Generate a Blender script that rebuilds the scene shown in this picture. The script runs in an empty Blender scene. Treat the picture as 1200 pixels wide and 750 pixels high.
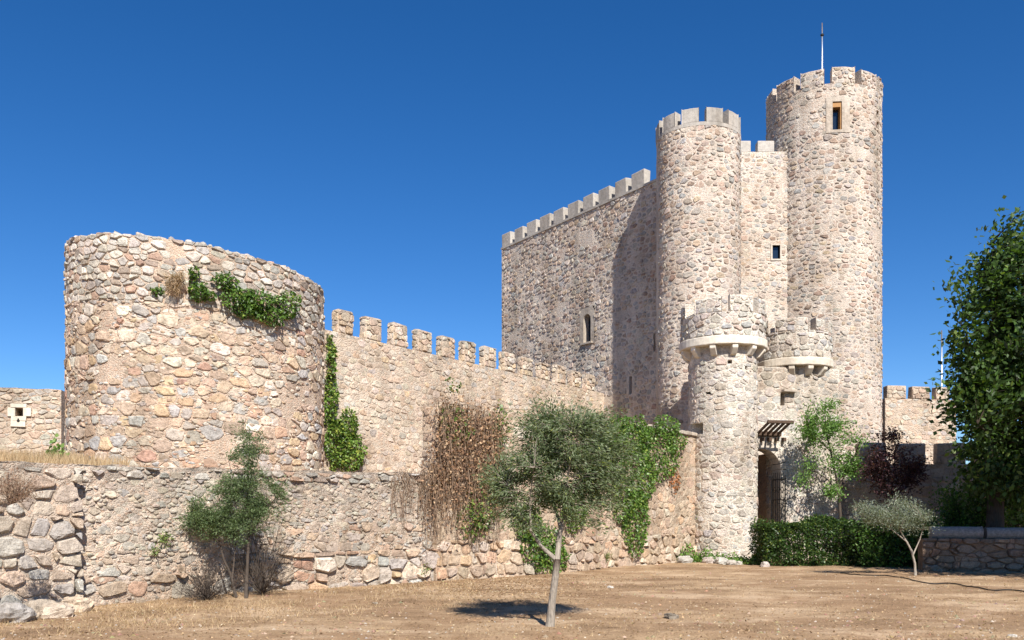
import bpy, math, random
import numpy as np
from mathutils import Vector, noise

# ------------------------------------------------------------------ camera, sky, sun, exposure
scn = bpy.context.scene
COL = scn.collection
F = 1060.0                      # focal length in pixels of the 1200 px wide photograph
EYE = 1.6
HZ = 606.0                      # horizon row
cam_d = bpy.data.cameras.new('camera')
cam = bpy.data.objects.new('camera', cam_d)
COL.objects.link(cam)
cam_d.sensor_width = 36.0
cam_d.lens = 36.0 * F / 1200.0
cam_d.shift_y = (HZ - 375.0) / 1200.0
cam_d.clip_start = 0.1
cam_d.clip_end = 6000.0
cam.location = (0, 0, EYE)
cam.rotation_euler = (math.radians(90), 0, 0)
scn.camera = cam

SUN_AZ = math.radians(16.5)     # to the right of straight behind the camera
SUN_EL = math.radians(43.0)
world = bpy.data.worlds.new('World')
scn.world = world
world.use_nodes = True
wn = world.node_tree.nodes
wl = world.node_tree.links
bg = wn['Background']
sky = wn.new('ShaderNodeTexSky')
sky.sky_type = 'NISHITA'
sky.sun_disc = False
sky.sun_elevation = SUN_EL
sky.sun_rotation = math.pi - SUN_AZ
sky.altitude = 2600.0
sky.air_density = 1.0
sky.dust_density = 0.0
sky.ozone_density = 3.0
hsv = wn.new('ShaderNodeHueSaturation')
hsv.inputs['Saturation'].default_value = 1.315
hsv.inputs['Hue'].default_value = 0.506
wl.new(sky.outputs[0], hsv.inputs['Color'])
wl.new(hsv.outputs[0], bg.inputs[0])
bg.inputs[1].default_value = 0.08
sun_d = bpy.data.lights.new('sun', 'SUN')
sun_d.energy = 4.9
sun_d.angle = math.radians(0.53)
sun_d.color = (1.0, 0.955, 0.89)
sun = bpy.data.objects.new('sun', sun_d)
COL.objects.link(sun)
sdir = Vector((math.sin(SUN_AZ) * math.cos(SUN_EL), -math.cos(SUN_AZ) * math.cos(SUN_EL), math.sin(SUN_EL)))
sun.rotation_euler = sdir.to_track_quat('Z', 'Y').to_euler()
sun.location = (10, -20, 30)
vs_ = scn.view_settings
vs_.view_transform = 'Standard'
vs_.look = 'None'
vs_.gamma = 1.0
vs_.use_curve_mapping = False
vs_.exposure = 0.8

rng = random.Random(7)
nrg = np.random.default_rng(11)
U = rng.uniform
CAMP = np.array([0, 0, EYE])


def at(px, Y, py=None):
    """point at depth Y behind picture column px (and row py)"""
    x = (px - 600.0) / F * Y
    return (x, Y) if py is None else (x, Y, EYE + (HZ - py) / F * Y)


# ------------------------------------------------------------------ materials
def new_mat(name):
    m = bpy.data.materials.new(name)
    m.use_nodes = True
    nt = m.node_tree
    b = nt.nodes['Principled BSDF']
    b.inputs['Roughness'].default_value = 0.9
    b.inputs['Specular IOR Level'].default_value = 0.2
    return m, nt, b


def nd(nt, t, **kw):
    n = nt.nodes.new(t)
    for k, v in kw.items():
        if k in n.inputs:
            n.inputs[k].default_value = v
        else:
            setattr(n, k, v)
    return n


def ramp(nt, src, stops):
    r = nt.nodes.new('ShaderNodeValToRGB')
    el = r.color_ramp.elements
    while len(el) < len(stops):
        el.new(0.5)
    for e, (p, c) in zip(el, stops):
        e.position = p
        e.color = (c[0], c[1], c[2], 1) if len(c) == 3 else c
    nt.links.new(src, r.inputs[0])
    return r.outputs[0]


def mix(nt, fac, a, b, mode='MIX'):
    m = nt.nodes.new('ShaderNodeMix')
    m.data_type = 'RGBA'
    m.blend_type = mode
    for s, v in ((m.inputs[0], fac), (m.inputs[6], a), (m.inputs[7], b)):
        if isinstance(v, (int, float)):
            s.default_value = v
        elif isinstance(v, tuple):
            s.default_value = (v[0], v[1], v[2], 1)
        else:
            nt.links.new(v, s)
    return m.outputs[2]


def bump(nt, b, h, strength=0.5, dist=0.02):
    n = nt.nodes.new('ShaderNodeBump')
    n.inputs['Strength'].default_value = strength
    n.inputs['Distance'].default_value = dist
    nt.links.new(h, n.inputs['Height'])
    nt.links.new(n.outputs[0], b.inputs['Normal'])


def world_pos(nt):
    return nt.nodes.new('ShaderNodeNewGeometry').outputs['Position']


def weather(nt, pos, c, lo=0.72, sc=0.9):
    mp = nd(nt, 'ShaderNodeMapping')
    mp.inputs['Scale'].default_value = (1.0, 1.0, 0.16)
    nt.links.new(pos, mp.inputs[0])
    n = nd(nt, 'ShaderNodeTexNoise', Scale=sc, Detail=6.0, Roughness=0.62)
    nt.links.new(mp.outputs[0], n.inputs['Vector'])
    c = mix(nt, 1.0, c, ramp(nt, n.outputs[0], [(0.3, (lo, lo * 0.985, lo * 0.96)), (0.5, (1, 1, 1)), (0.72, (1.1, 1.1, 1.1))]), 'MULTIPLY')
    n2 = nd(nt, 'ShaderNodeTexNoise', Scale=0.55, Detail=5.0, Roughness=0.6)
    nt.links.new(pos, n2.inputs['Vector'])
    return mix(nt, 1.0, c, ramp(nt, n2.outputs[0], [(0.32, (0.84, 0.8, 0.76)), (0.5, (1, 1, 1)), (0.7, (1.08, 1.09, 1.1))]), 'MULTIPLY')


def stone_mat():
    """stone: each stone's own colour is stored in its mesh, grain and lichen come from noise"""
    m, nt, b = new_mat('stone')
    a = nd(nt, 'ShaderNodeAttribute', attribute_name='tint')
    pos = world_pos(nt)
    n1 = nd(nt, 'ShaderNodeTexNoise', Scale=9.0, Detail=6.0, Roughness=0.65)
    nt.links.new(pos, n1.inputs['Vector'])
    n2 = nd(nt, 'ShaderNodeTexNoise', Scale=60.0, Detail=3.0, Roughness=0.7)
    nt.links.new(pos, n2.inputs['Vector'])
    n3 = nd(nt, 'ShaderNodeTexNoise', Scale=2.1, Detail=5.0, Roughness=0.6)
    nt.links.new(pos, n3.inputs['Vector'])
    c = mix(nt, 1.0, a.outputs['Color'], ramp(nt, n1.outputs[0], [(0.28, (0.55, 0.53, 0.5)), (0.5, (1.0, 1.0, 1.0)), (0.75, (1.3, 1.27, 1.22))]), 'MULTIPLY')
    c = mix(nt, 1.0, c, ramp(nt, n2.outputs[0], [(0.3, (0.72, 0.7, 0.68)), (0.5, (1, 1, 1)), (0.7, (1.22, 1.22, 1.2))]), 'MULTIPLY')
    c = mix(nt, ramp(nt, n3.outputs[0], [(0.52, (0, 0, 0)), (0.75, (0.3, 0.3, 0.3))]), c, (0.3, 0.27, 0.22))
    c = weather(nt, pos, c)
    nt.links.new(c, b.inputs['Base Color'])
    ad = nd(nt, 'ShaderNodeMath', operation='MULTIPLY_ADD')
    nt.links.new(n2.outputs[0], ad.inputs[0])
    ad.inputs[1].default_value = 0.3
    nt.links.new(n1.outputs[0], ad.inputs[2])
    bump(nt, b, ad.outputs[0], 1.0, 0.06)
    return m


def mortar_mat(name, c1, c2, gallet, gal_amt, stain=0.3, vs=8.0, darktop=None):
    """lime mortar with small chips of stone bedded in it"""
    m, nt, b = new_mat(name)
    pos = world_pos(nt)
    mp = nd(nt, 'ShaderNodeMapping')
    mp.inputs['Scale'].default_value = (1, 1, 1.5)
    nt.links.new(pos, mp.inputs[0])
    v = nd(nt, 'ShaderNodeTexVoronoi', Scale=vs)
    v.feature = 'F1'
    nt.links.new(mp.outputs[0], v.inputs['Vector'])
    ve = nd(nt, 'ShaderNodeTexVoronoi', Scale=vs)
    ve.feature = 'DISTANCE_TO_EDGE'
    nt.links.new(mp.outputs[0], ve.inputs['Vector'])
    n1 = nd(nt, 'ShaderNodeTexNoise', Scale=3.0, Detail=6.0, Roughness=0.6)
    nt.links.new(pos, n1.inputs['Vector'])
    n2 = nd(nt, 'ShaderNodeTexNoise', Scale=38.0, Detail=4.0, Roughness=0.7)
    nt.links.new(pos, n2.inputs['Vector'])
    n3 = nd(nt, 'ShaderNodeTexNoise', Scale=0.8, Detail=7.0, Roughness=0.62)
    nt.links.new(pos, n3.inputs['Vector'])
    base = mix(nt, n1.outputs[0], c1, c2)
    hue = ramp(nt, v.outputs['Color'], [(0.0, tuple(g * 0.75 for g in gallet)), (0.35, gallet), (0.6, (gallet[0] * 1.15, gallet[1] * 0.95, gallet[2] * 0.85)), (1.0, tuple(min(1, g * 1.4) for g in gallet))])
    msk = ramp(nt, ve.outputs['Distance'], [(0.07, (0, 0, 0)), (0.16, (gal_amt, gal_amt, gal_amt))])
    c = mix(nt, msk, base, hue)
    c = mix(nt, 1.0, c, ramp(nt, n2.outputs[0], [(0.3, (0.72, 0.7, 0.67)), (0.55, (1, 1, 1)), (0.75, (1.15, 1.15, 1.13))]), 'MULTIPLY')
    c = mix(nt, ramp(nt, n3.outputs[0], [(0.45, (0, 0, 0)), (0.72, (stain, stain, stain))]), c, (0.16, 0.13, 0.1))
    if darktop:
        z0, z1, amt = darktop          # grey lichen and soot that grows along the exposed top of a wall
        sx = nd(nt, 'ShaderNodeSeparateXYZ')
        nt.links.new(pos, sx.inputs[0])
        mr = nd(nt, 'ShaderNodeMapRange')
        nt.links.new(sx.outputs[2], mr.inputs[0])
        mr.inputs[1].default_value = z0
        mr.inputs[2].default_value = z1
        n4 = nd(nt, 'ShaderNodeTexNoise', Scale=2.2, Detail=8.0, Roughness=0.7)
        nt.links.new(pos, n4.inputs['Vector'])
        mm = nd(nt, 'ShaderNodeMath', operation='MULTIPLY')
        nt.links.new(mr.outputs[0], mm.inputs[0])
        nt.links.new(ramp(nt, n4.outputs[0], [(0.4, (0, 0, 0)), (0.62, (amt, amt, amt))]), mm.inputs[1])
        c = mix(nt, mm.outputs[0], c, (0.14, 0.125, 0.11))
    c = weather(nt, pos, c)
    nt.links.new(c, b.inputs['Base Color'])
    sm = nd(nt, 'ShaderNodeMath', operation='MULTIPLY_ADD')
    nt.links.new(msk, sm.inputs[0])
    sm.inputs[1].default_value = 0.7
    nt.links.new(n2.outputs[0], sm.inputs[2])
    bump(nt, b, sm.outputs[0], 0.9, 0.03)
    return m


def plain_mat(name, col, rough=0.85, var=0.25, scale=6.0, metallic=0.0, bs=0.3, spec=0.2, stretch=None, wx=0.0):
    m, nt, b = new_mat(name)
    pos = world_pos(nt)
    src = pos
    if stretch:
        mp = nd(nt, 'ShaderNodeMapping')
        mp.inputs['Scale'].default_value = stretch
        nt.links.new(pos, mp.inputs[0])
        src = mp.outputs[0]
    n = nd(nt, 'ShaderNodeTexNoise', Scale=scale, Detail=7.0, Roughness=0.65)
    nt.links.new(src, n.inputs['Vector'])
    lo = tuple(c * (1 - var) for c in col)
    hi = tuple(min(1, c * (1 + var)) for c in col)
    c = ramp(nt, n.outputs[0], [(0.3, lo), (0.7, hi)])
    if wx:
        c = weather(nt, pos, c, wx)
    nt.links.new(c, b.inputs['Base Color'])
    b.inputs['Roughness'].default_value = rough
    b.inputs['Metallic'].default_value = metallic
    b.inputs['Specular IOR Level'].default_value = spec
    bump(nt, b, n.outputs[0], bs, 0.02)
    return m


def leaf_mat(name, trans=0.35, rough=0.5, spec=0.35):
    m, nt, b = new_mat(name)
    a = nd(nt, 'ShaderNodeAttribute', attribute_name='tint')
    nt.links.new(a.outputs['Color'], b.inputs['Base Color'])
    b.inputs['Roughness'].default_value = rough
    b.inputs['Specular IOR Level'].default_value = spec
    t = nd(nt, 'ShaderNodeBsdfTranslucent')
    c = mix(nt, 1.0, a.outputs['Color'], (1.5, 1.6, 0.6), 'MULTIPLY')
    nt.links.new(c, t.inputs['Color'])
    mx = nt.nodes.new('ShaderNodeMixShader')
    mx.inputs[0].default_value = trans
    nt.links.new(b.outputs[0], mx.inputs[1])
    nt.links.new(t.outputs[0], mx.inputs[2])
    out = nt.nodes['Material Output']
    nt.links.new(mx.outputs[0], out.inputs[0])
    return m


def ground_mat():
    m, nt, b = new_mat('dry_earth')
    pos = world_pos(nt)
    big = nd(nt, 'ShaderNodeTexNoise', Scale=0.33, Detail=6.0, Roughness=0.6)
    nt.links.new(pos, big.inputs['Vector'])
    mp = nd(nt, 'ShaderNodeMapping')
    mp.inputs['Scale'].default_value = (0.55, 1.0, 1.0)
    nt.links.new(pos, mp.inputs[0])
    mid = nd(nt, 'ShaderNodeTexNoise', Scale=2.2, Detail=8.0, Roughness=0.68)
    nt.links.new(mp.outputs[0], mid.inputs['Vector'])
    fine = nd(nt, 'ShaderNodeTexNoise', Scale=30.0, Detail=5.0, Roughness=0.75)
    nt.links.new(pos, fine.inputs['Vector'])
    c = ramp(nt, mid.outputs[0], [(0.3, (0.23, 0.145, 0.08)), (0.45, (0.36, 0.245, 0.145)), (0.6, (0.46, 0.325, 0.2)), (0.75, (0.55, 0.405, 0.265))])
    c = mix(nt, ramp(nt, big.outputs[0], [(0.42, (0, 0, 0)), (0.58, (0.75, 0.75, 0.75))]), c, (0.30, 0.19, 0.11))
    mp2 = nd(nt, 'ShaderNodeMapping')
    mp2.inputs['Scale'].default_value = (0.5, 0.9, 1.0)
    mp2.inputs['Rotation'].default_value = (0, 0, 0.12)
    nt.links.new(pos, mp2.inputs[0])
    pt = nd(nt, 'ShaderNodeTexNoise', Scale=1.0, Detail=7.0, Roughness=0.65)
    nt.links.new(mp2.outputs[0], pt.inputs['Vector'])
    c = mix(nt, ramp(nt, pt.outputs[0], [(0.52, (0, 0, 0)), (0.62, (0.8, 0.8, 0.8))]), c, (0.55, 0.405, 0.27))
    c = mix(nt, ramp(nt, pt.outputs[0], [(0.33, (0.85, 0.85, 0.85)), (0.46, (0, 0, 0))]), c, (0.205, 0.13, 0.075))
    c = mix(nt, 1.0, c, ramp(nt, fine.outputs[0], [(0.3, (0.5, 0.47, 0.43)), (0.5, (0.88, 0.86, 0.83)), (0.72, (1.12, 1.08, 1.02))]), 'MULTIPLY')
    nt.links.new(c, b.inputs['Base Color'])
    b.inputs['Roughness'].default_value = 1.0
    ad = nd(nt, 'ShaderNodeMath', operation='MULTIPLY_ADD')
    nt.links.new(fine.outputs[0], ad.inputs[0])
    ad.inputs[1].default_value = 0.45
    nt.links.new(mid.outputs[0], ad.inputs[2])
    bump(nt, b, ad.outputs[0], 0.9, 0.05)
    return m


M = {}
M['stone'] = stone_mat()
M['mortar_tower'] = mortar_mat('tower_mortar', (0.56, 0.445, 0.335), (0.67, 0.54, 0.425), (0.50, 0.385, 0.29), 0.75, 0.3, 13.0)
M['mortar_keep'] = mortar_mat('keep_mortar', (0.60, 0.525, 0.44), (0.69, 0.615, 0.525), (0.47, 0.395, 0.33), 0.6, 0.15, 9.0)
M['mortar_gate'] = mortar_mat('gate_mortar', (0.68, 0.62, 0.53), (0.76, 0.70, 0.61), (0.45, 0.39, 0.32), 0.65, 0.14, 9.0)
M['mortar_curtain'] = mortar_mat('curtain_mortar', (0.54, 0.445, 0.345), (0.63, 0.53, 0.42), (0.52, 0.42, 0.325), 0.55, 0.25, 7.0, (7.3, 8.1, 0.85))
M['mortar_low'] = mortar_mat('low_wall_mortar', (0.50, 0.41, 0.32), (0.63, 0.53, 0.43), (0.48, 0.39, 0.305), 0.8, 0.32, 14.0, (1.5, 2.6, 0.85))
M['mortar_ivywall'] = mortar_mat('ivy_wall_mortar', (0.44, 0.345, 0.25), (0.56, 0.46, 0.35), (0.42, 0.32, 0.235), 0.6, 0.35, 4.0)
M['mortar_back'] = mortar_mat('back_mortar', (0.48, 0.395, 0.31), (0.57, 0.48, 0.385), (0.44, 0.35, 0.27), 0.8, 0.3, 6.0)
M['concrete'] = plain_mat('pale_cast_merlon', (0.385, 0.352, 0.308), 0.95, 0.2, 7.0, bs=0.7, wx=0.6)
M['ashlar'] = plain_mat('dressed_pale_stone', (0.46, 0.4, 0.33), 0.95, 0.25, 9.0, bs=0.8, wx=0.65)
M['white_stone'] = plain_mat('white_limestone', (0.64, 0.575, 0.475), 0.9, 0.16, 7.0, bs=0.5, wx=0.75)
M['reveal'] = plain_mat('brown_reveal_stone', (0.33, 0.235, 0.155), 0.9, 0.3, 6.0)
M['wood'] = plain_mat('honey_wood', (0.36, 0.19, 0.07), 0.6, 0.25, 5.0, stretch=(8, 8, 0.8))
M['darkwood'] = plain_mat('weathered_wood', (0.085, 0.055, 0.038), 0.8, 0.35, 6.0, stretch=(8, 2, 2))
M['palewood'] = plain_mat('pale_timber', (0.42, 0.37, 0.31), 0.8, 0.25, 6.0)
M['iron'] = plain_mat('wrought_iron', (0.022, 0.02, 0.018), 0.55, 0.3, 20.0, metallic=0.5, spec=0.4)
M['metal'] = plain_mat('galvanised_steel', (0.6, 0.62, 0.64), 0.4, 0.08, 9.0, metallic=0.7, bs=0.05, spec=0.5)
M['dark'] = plain_mat('hole_shade_black', (0.03, 0.027, 0.025), 0.95, 0.3, 4.0)  # near-black that stands in for the shade inside a hole
M['dryearth'] = plain_mat('brown_wall_earth', (0.2, 0.14, 0.095), 0.95, 0.35, 9.0, bs=0.8)
M['granite'] = plain_mat('shade_darkened_granite', (0.23, 0.22, 0.205), 0.9, 0.35, 16.0, bs=0.6)  # darkened; tree shade over the drums is put into this colour
M['earth'] = ground_mat()
M['bark_olive'] = plain_mat('grey_olive_bark', (0.27, 0.23, 0.185), 0.95, 0.4, 14.0, bs=1.0, stretch=(3, 3, 0.7))
M['bark_dark'] = plain_mat('dark_bark', (0.075, 0.058, 0.045), 0.95, 0.4, 12.0, bs=1.0, stretch=(3, 3, 0.7))
M['bark_dry'] = plain_mat('dry_stem', (0.29, 0.205, 0.14), 0.95, 0.35, 12.0)
M['leaf'] = leaf_mat('leaf', 0.34)
M['leaf_ivy'] = leaf_mat('ivy_leaf', 0.25, 0.42, 0.4)
M['leaf_dry'] = leaf_mat('dry_leaf', 0.2, 0.9, 0.1)
M['hose'] = plain_mat('black_rubber', (0.02, 0.019, 0.018), 0.6, 0.2, 8.0)
gm, gnt, gb = new_mat('window_glass')
gb.inputs['Base Color'].default_value = (0.012, 0.02, 0.035, 1)
gb.inputs['Roughness'].default_value = 0.06
gb.inputs['Specular IOR Level'].default_value = 0.7
M['glass'] = gm


# ------------------------------------------------------------------ object helpers
def tag(o, label=None, cat=None, group=None, kind=None):
    if label:
        o['label'] = label
    if cat:
        o['category'] = cat
    if group:
        o['group'] = group
    if kind:
        o['kind'] = kind
    return o


def link(o, parent=None):
    COL.objects.link(o)
    if parent is not None:
        o.parent = parent
        p = parent
        off = Vector((0, 0, 0))
        while p is not None:
            off += Vector(p.location)
            p = p.parent
        o.location = Vector(o.location) - off
    return o


def thing(name, loc, label, cat, group=None):
    o = bpy.data.objects.new(name, None)
    o.empty_display_size = 0.3
    o.location = loc
    COL.objects.link(o)
    return tag(o, label, cat, group)


def sub_empty(name, loc, parent):
    o = bpy.data.objects.new(name, None)
    o.empty_display_size = 0.2
    o.location = loc
    return link(o, parent)


class MB:
    """collects vertices (world space), faces and a colour per vertex"""

    def __init__(self):
        self.v, self.f, self.c = [], [], []

    def add(self, vs, fs, col=None):
        n = len(self.v)
        self.v.extend(tuple(p) for p in vs)
        self.f.extend(tuple(i + n for i in f) for f in fs)
        if col is not None:
            self.c.extend([col] * len(vs))

    def box(self, c, sx, sy, sz, rz=0.0, jit=0.0, col=None):
        cr, sr = math.cos(rz), math.sin(rz)
        vs = []
        for z in (-1, 1):
            for (x, y) in ((-1, -1), (1, -1), (1, 1), (-1, 1)):
                px, py, pz = x * sx / 2 + U(-jit, jit), y * sy / 2 + U(-jit, jit), z * sz / 2 + U(-jit, jit)
                vs.append((c[0] + px * cr - py * sr, c[1] + px * sr + py * cr, c[2] + pz))
        self.add(vs, [(3, 2, 1, 0), (4, 5, 6, 7), (0, 1, 5, 4), (1, 2, 6, 5), (2, 3, 7, 6), (3, 0, 4, 7)], col)

    def tube(self, pts, radii, sides=6, col=None, cap=True):
        pts = [Vector(p) for p in pts]
        rings = []
        vs = []
        for i, p in enumerate(pts):
            d = (pts[min(i + 1, len(pts) - 1)] - pts[max(i - 1, 0)])
            if d.length < 1e-6:
                d = Vector((0, 0, 1))
            d.normalize()
            a = Vector((0, 0, 1)) if abs(d.z) < 0.9 else Vector((1, 0, 0))
            x = d.cross(a).normalized()
            y = d.cross(x)
            for k in range(sides):
                t = 2 * math.pi * k / sides
                vs.append(p + (x * math.cos(t) + y * math.sin(t)) * radii[i])
        fs = []
        for i in range(len(pts) - 1):
            for k in range(sides):
                k2 = (k + 1) % sides
                fs.append((i * sides + k, i * sides + k2, (i + 1) * sides + k2, (i + 1) * sides + k))
        if cap:
            fs.append(tuple(range(sides)))
            fs.append(tuple((len(pts) - 1) * sides + k for k in reversed(range(sides))))
        self.add(vs, fs, col)

    def build(self, name, mat, parent=None, smooth=False, origin=None, bevel=0.0, kind=None):
        V = np.array(self.v, dtype=np.float64).reshape(-1, 3)
        if origin is None:
            lo, hi = V.min(0), V.max(0)
            origin = ((lo[0] + hi[0]) / 2, (lo[1] + hi[1]) / 2, lo[2])
        o3 = np.array(origin)
        me = bpy.data.meshes.new(name)
        me.from_pydata((V - o3).tolist(), [], self.f)
        if self.c:
            a = me.attributes.new('tint', 'FLOAT_COLOR', 'POINT')
            arr = np.ones((len(self.v), 4), dtype=np.float32)
            arr[:, :3] = np.array(self.c, dtype=np.float32)
            a.data.foreach_set('color', arr.ravel())
        if smooth:
            me.polygons.foreach_set('use_smooth', [True] * len(me.polygons))
        me.materials.append(M[mat] if isinstance(mat, str) else mat)
        me.update()
        o = bpy.data.objects.new(name, me)
        o.location = origin
        link(o, parent)
        if bevel:
            bv = o.modifiers.new('bevel', 'BEVEL')
            bv.width = bevel
            bv.segments = 2
            bv.limit_method = 'ANGLE'
        if kind:
            o['kind'] = kind
        return o


def quads_mesh(name, V, Fi, C, mat, parent=None, kind=None, origin=None, smooth=False):
    """big mesh from numpy arrays: V (n,3), Fi (m,4) or (m,3), C (n,3)"""
    V = np.asarray(V, dtype=np.float64)
    if origin is None:
        lo, hi = V.min(0), V.max(0)
        origin = np.array([(lo[0] + hi[0]) / 2, (lo[1] + hi[1]) / 2, lo[2]])
    me = bpy.data.meshes.new(name)
    n, k = Fi.shape
    me.vertices.add(len(V))
    me.vertices.foreach_set('co', (V - origin).astype(np.float32).ravel())
    me.loops.add(n * k)
    me.loops.foreach_set('vertex_index', Fi.astype(np.int32).ravel())
    me.polygons.add(n)
    me.polygons.foreach_set('loop_start', (np.arange(n) * k).astype(np.int32))
    me.polygons.foreach_set('loop_total', np.full(n, k, dtype=np.int32))
    me.polygons.foreach_set('use_smooth', np.full(n, smooth))
    me.update(calc_edges=True)
    if C is not None:
        a = me.attributes.new('tint', 'FLOAT_COLOR', 'POINT')
        arr = np.ones((len(V), 4), dtype=np.float32)
        arr[:, :3] = C
        a.data.foreach_set('color', arr.ravel())
    me.materials.append(M[mat])
    o = bpy.data.objects.new(name, me)
    o.location = origin
    link(o, parent)
    if kind:
        o['kind'] = kind
    return o


# ------------------------------------------------------------------ surfaces
class Plane:
    def __init__(self, a, b, z0=0.0, side=1):
        """vertical plane from a to b; outward normal is to the right of a->b when side=1"""
        self.a = np.array([a[0], a[1], 0.0])
        d = np.array([b[0] - a[0], b[1] - a[1], 0.0])
        self.L = float(np.linalg.norm(d))
        self.d = d / self.L
        self.n = np.array([self.d[1], -self.d[0], 0.0]) * side
        self.z0 = z0
        self.flip = side < 0

    def P(self, u, v, d=0.0):
        q = self.a + self.d * u + self.n * d
        return (q[0], q[1], self.z0 + v)

    def N(self, u):
        return self.n


class Cyl:
    def __init__(self, c, R, z0=0.0, taper=0.0, a0=0.0):
        self.c, self.R, self.z0, self.taper, self.a0 = c, R, z0, taper, a0
        self.flip = False
        self.L = 2 * math.pi * R

    def P(self, u, v, d=0.0):
        a = u / self.R + self.a0
        r = self.R + d - self.taper * v
        return (self.c[0] + r * math.sin(a), self.c[1] - r * math.cos(a), self.z0 + v)

    def N(self, u):
        a = u / self.R + self.a0
        return np.array([math.sin(a), -math.cos(a), 0.0])


def u_of(S, px):
    """u on surface S where picture column px meets it (front side)"""
    k = (px - 600.0) / F
    if isinstance(S, Plane):
        # a.x + d.x u = k (a.y + d.y u)
        return (k * S.a[1] - S.a[0]) / (S.d[0] - k * S.d[1])
    best, bu = 1e9, 0
    for i in range(-400, 401):
        u = i / 400.0 * S.R * 2.2
        p = S.P(u, 0)
        n = S.N(u)
        if n[0] * p[0] + n[1] * p[1] > 0:
            continue
        e = abs(p[0] - k * p[1])
        if e < best:
            best, bu = e, u
    return bu


def v_of(S, u, py):
    p = S.P(u, 0)
    return EYE + (HZ - py) / F * p[1] - S.z0


def grid_core(mb, S, u0, u1, v0, v1, step=0.35, openings=(), depth=0.4, jit=0.012, top=None, close_back=True):
    """wall face as a grid with real openings: rects (ua, ub, va, vb[, depth]); their reveals run inwards"""
    us = set(np.linspace(u0, u1, max(2, int((u1 - u0) / step) + 1)).round(4).tolist())
    vz = set(np.linspace(v0, v1, max(2, int((v1 - v0) / step) + 1)).round(4).tolist())
    eu, ev = set(), set()
    for o in openings:
        eu.update((round(o[0], 4), round(o[1], 4)))
        ev.update((round(o[2], 4), round(o[3], 4)))
    us = sorted(e for e in us | eu if e in eu or all(abs(e - q) > 0.06 for q in eu))
    vz = sorted(e for e in vz | ev if e in ev or all(abs(e - q) > 0.06 for q in ev))
    us = [u for u in us if u0 - 1e-3 <= u <= u1 + 1e-3]
    vz = [v for v in vz if v0 - 1e-3 <= v <= v1 + 1e-3]
    idx = {}
    vs, fs = [], []
    for i, u in enumerate(us):
        for j, v in enumerate(vz):
            vv = v
            if top is not None and j == len(vz) - 1:
                vv = top(u)
            idx[i, j] = len(vs)
            e = 0.0 if i in (0, len(us) - 1) else jit
            vs.append(S.P(u, vv, U(-e, e)))
    for i in range(len(us) - 1):
        for j in range(len(vz) - 1):
            cu, cv = (us[i] + us[i + 1]) / 2, (vz[j] + vz[j + 1]) / 2
            if any(o[0] < cu < o[1] and o[2] < cv < o[3] for o in openings):
                continue
            q = (idx[i, j], idx[i + 1, j], idx[i + 1, j + 1], idx[i, j + 1])
            fs.append(q[::-1] if S.flip else q)
    mb.add(vs, fs)
    for o in openings:
        dp = o[4] if len(o) > 4 else depth
        if dp <= 0:
            continue
        a, b, c, d = o[:4]
        n = max(1, int((b - a) / step))
        for k in range(n):
            ua, ub = a + (b - a) * k / n, a + (b - a) * (k + 1) / n
            for (vv) in (c, d):
                mb.add([S.P(ua, vv), S.P(ub, vv), S.P(ub, vv, -dp), S.P(ua, vv, -dp)], [(0, 1, 2, 3)])
            mb.add([S.P(ua, c, -dp), S.P(ub, c, -dp), S.P(ub, d, -dp), S.P(ua, d, -dp)], [(0, 1, 2, 3)])
        for uu in (a, b):
            mb.add([S.P(uu, c), S.P(uu, c, -dp), S.P(uu, d, -dp), S.P(uu, d)], [(0, 1, 2, 3)])


# ------------------------------------------------------------------ rubble stones
def clip(poly, nx, ny, c):
    out = []
    m = len(poly)
    for i in range(m):
        ax, ay = poly[i]
        bx, by = poly[(i + 1) % m]
        da = nx * ax + ny * ay - c
        db = nx * bx + ny * by - c
        if da <= 0:
            out.append((ax, ay))
        if (da < 0 < db) or (db < 0 < da):
            t = da / (da - db)
            out.append((ax + (bx - ax) * t, ay + (by - ay) * t))
    return out


def area_c(poly):
    A = cx = cy = 0.0
    for i in range(len(poly)):
        x0, y0 = poly[i]
        x1, y1 = poly[(i + 1) % len(poly)]
        k = x0 * y1 - x1 * y0
        A += k
        cx += (x0 + x1) * k
        cy += (y0 + y1) * k
    if abs(A) < 1e-9:
        return 0, poly[0][0], poly[0][1]
    return abs(A) / 2, cx / (3 * A), cy / (3 * A)


def seeds(u0, u1, v0, v1, w, h, jit=0.3, wvar=0.45, chips=0.3):
    """rough courses of stones about w x h"""
    pts = []
    v = v0
    while v < v1:
        hh = h * U(0.72, 1.3)
        u = u0 - U(0, w)
        while u < u1 + w:
            ww = w * U(1 - wvar, 1 + wvar)
            pts.append((u + ww / 2, v + hh / 2 + U(-jit, jit) * hh, U(-0.22, 0.3) * w * w))
            if U(0, 1) < chips:
                pts.append((u + U(-0.1, 0.1) * w, v + U(0, 1) * hh, -0.16 * w * w))
            u += ww
        v += hh
    return pts


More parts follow.
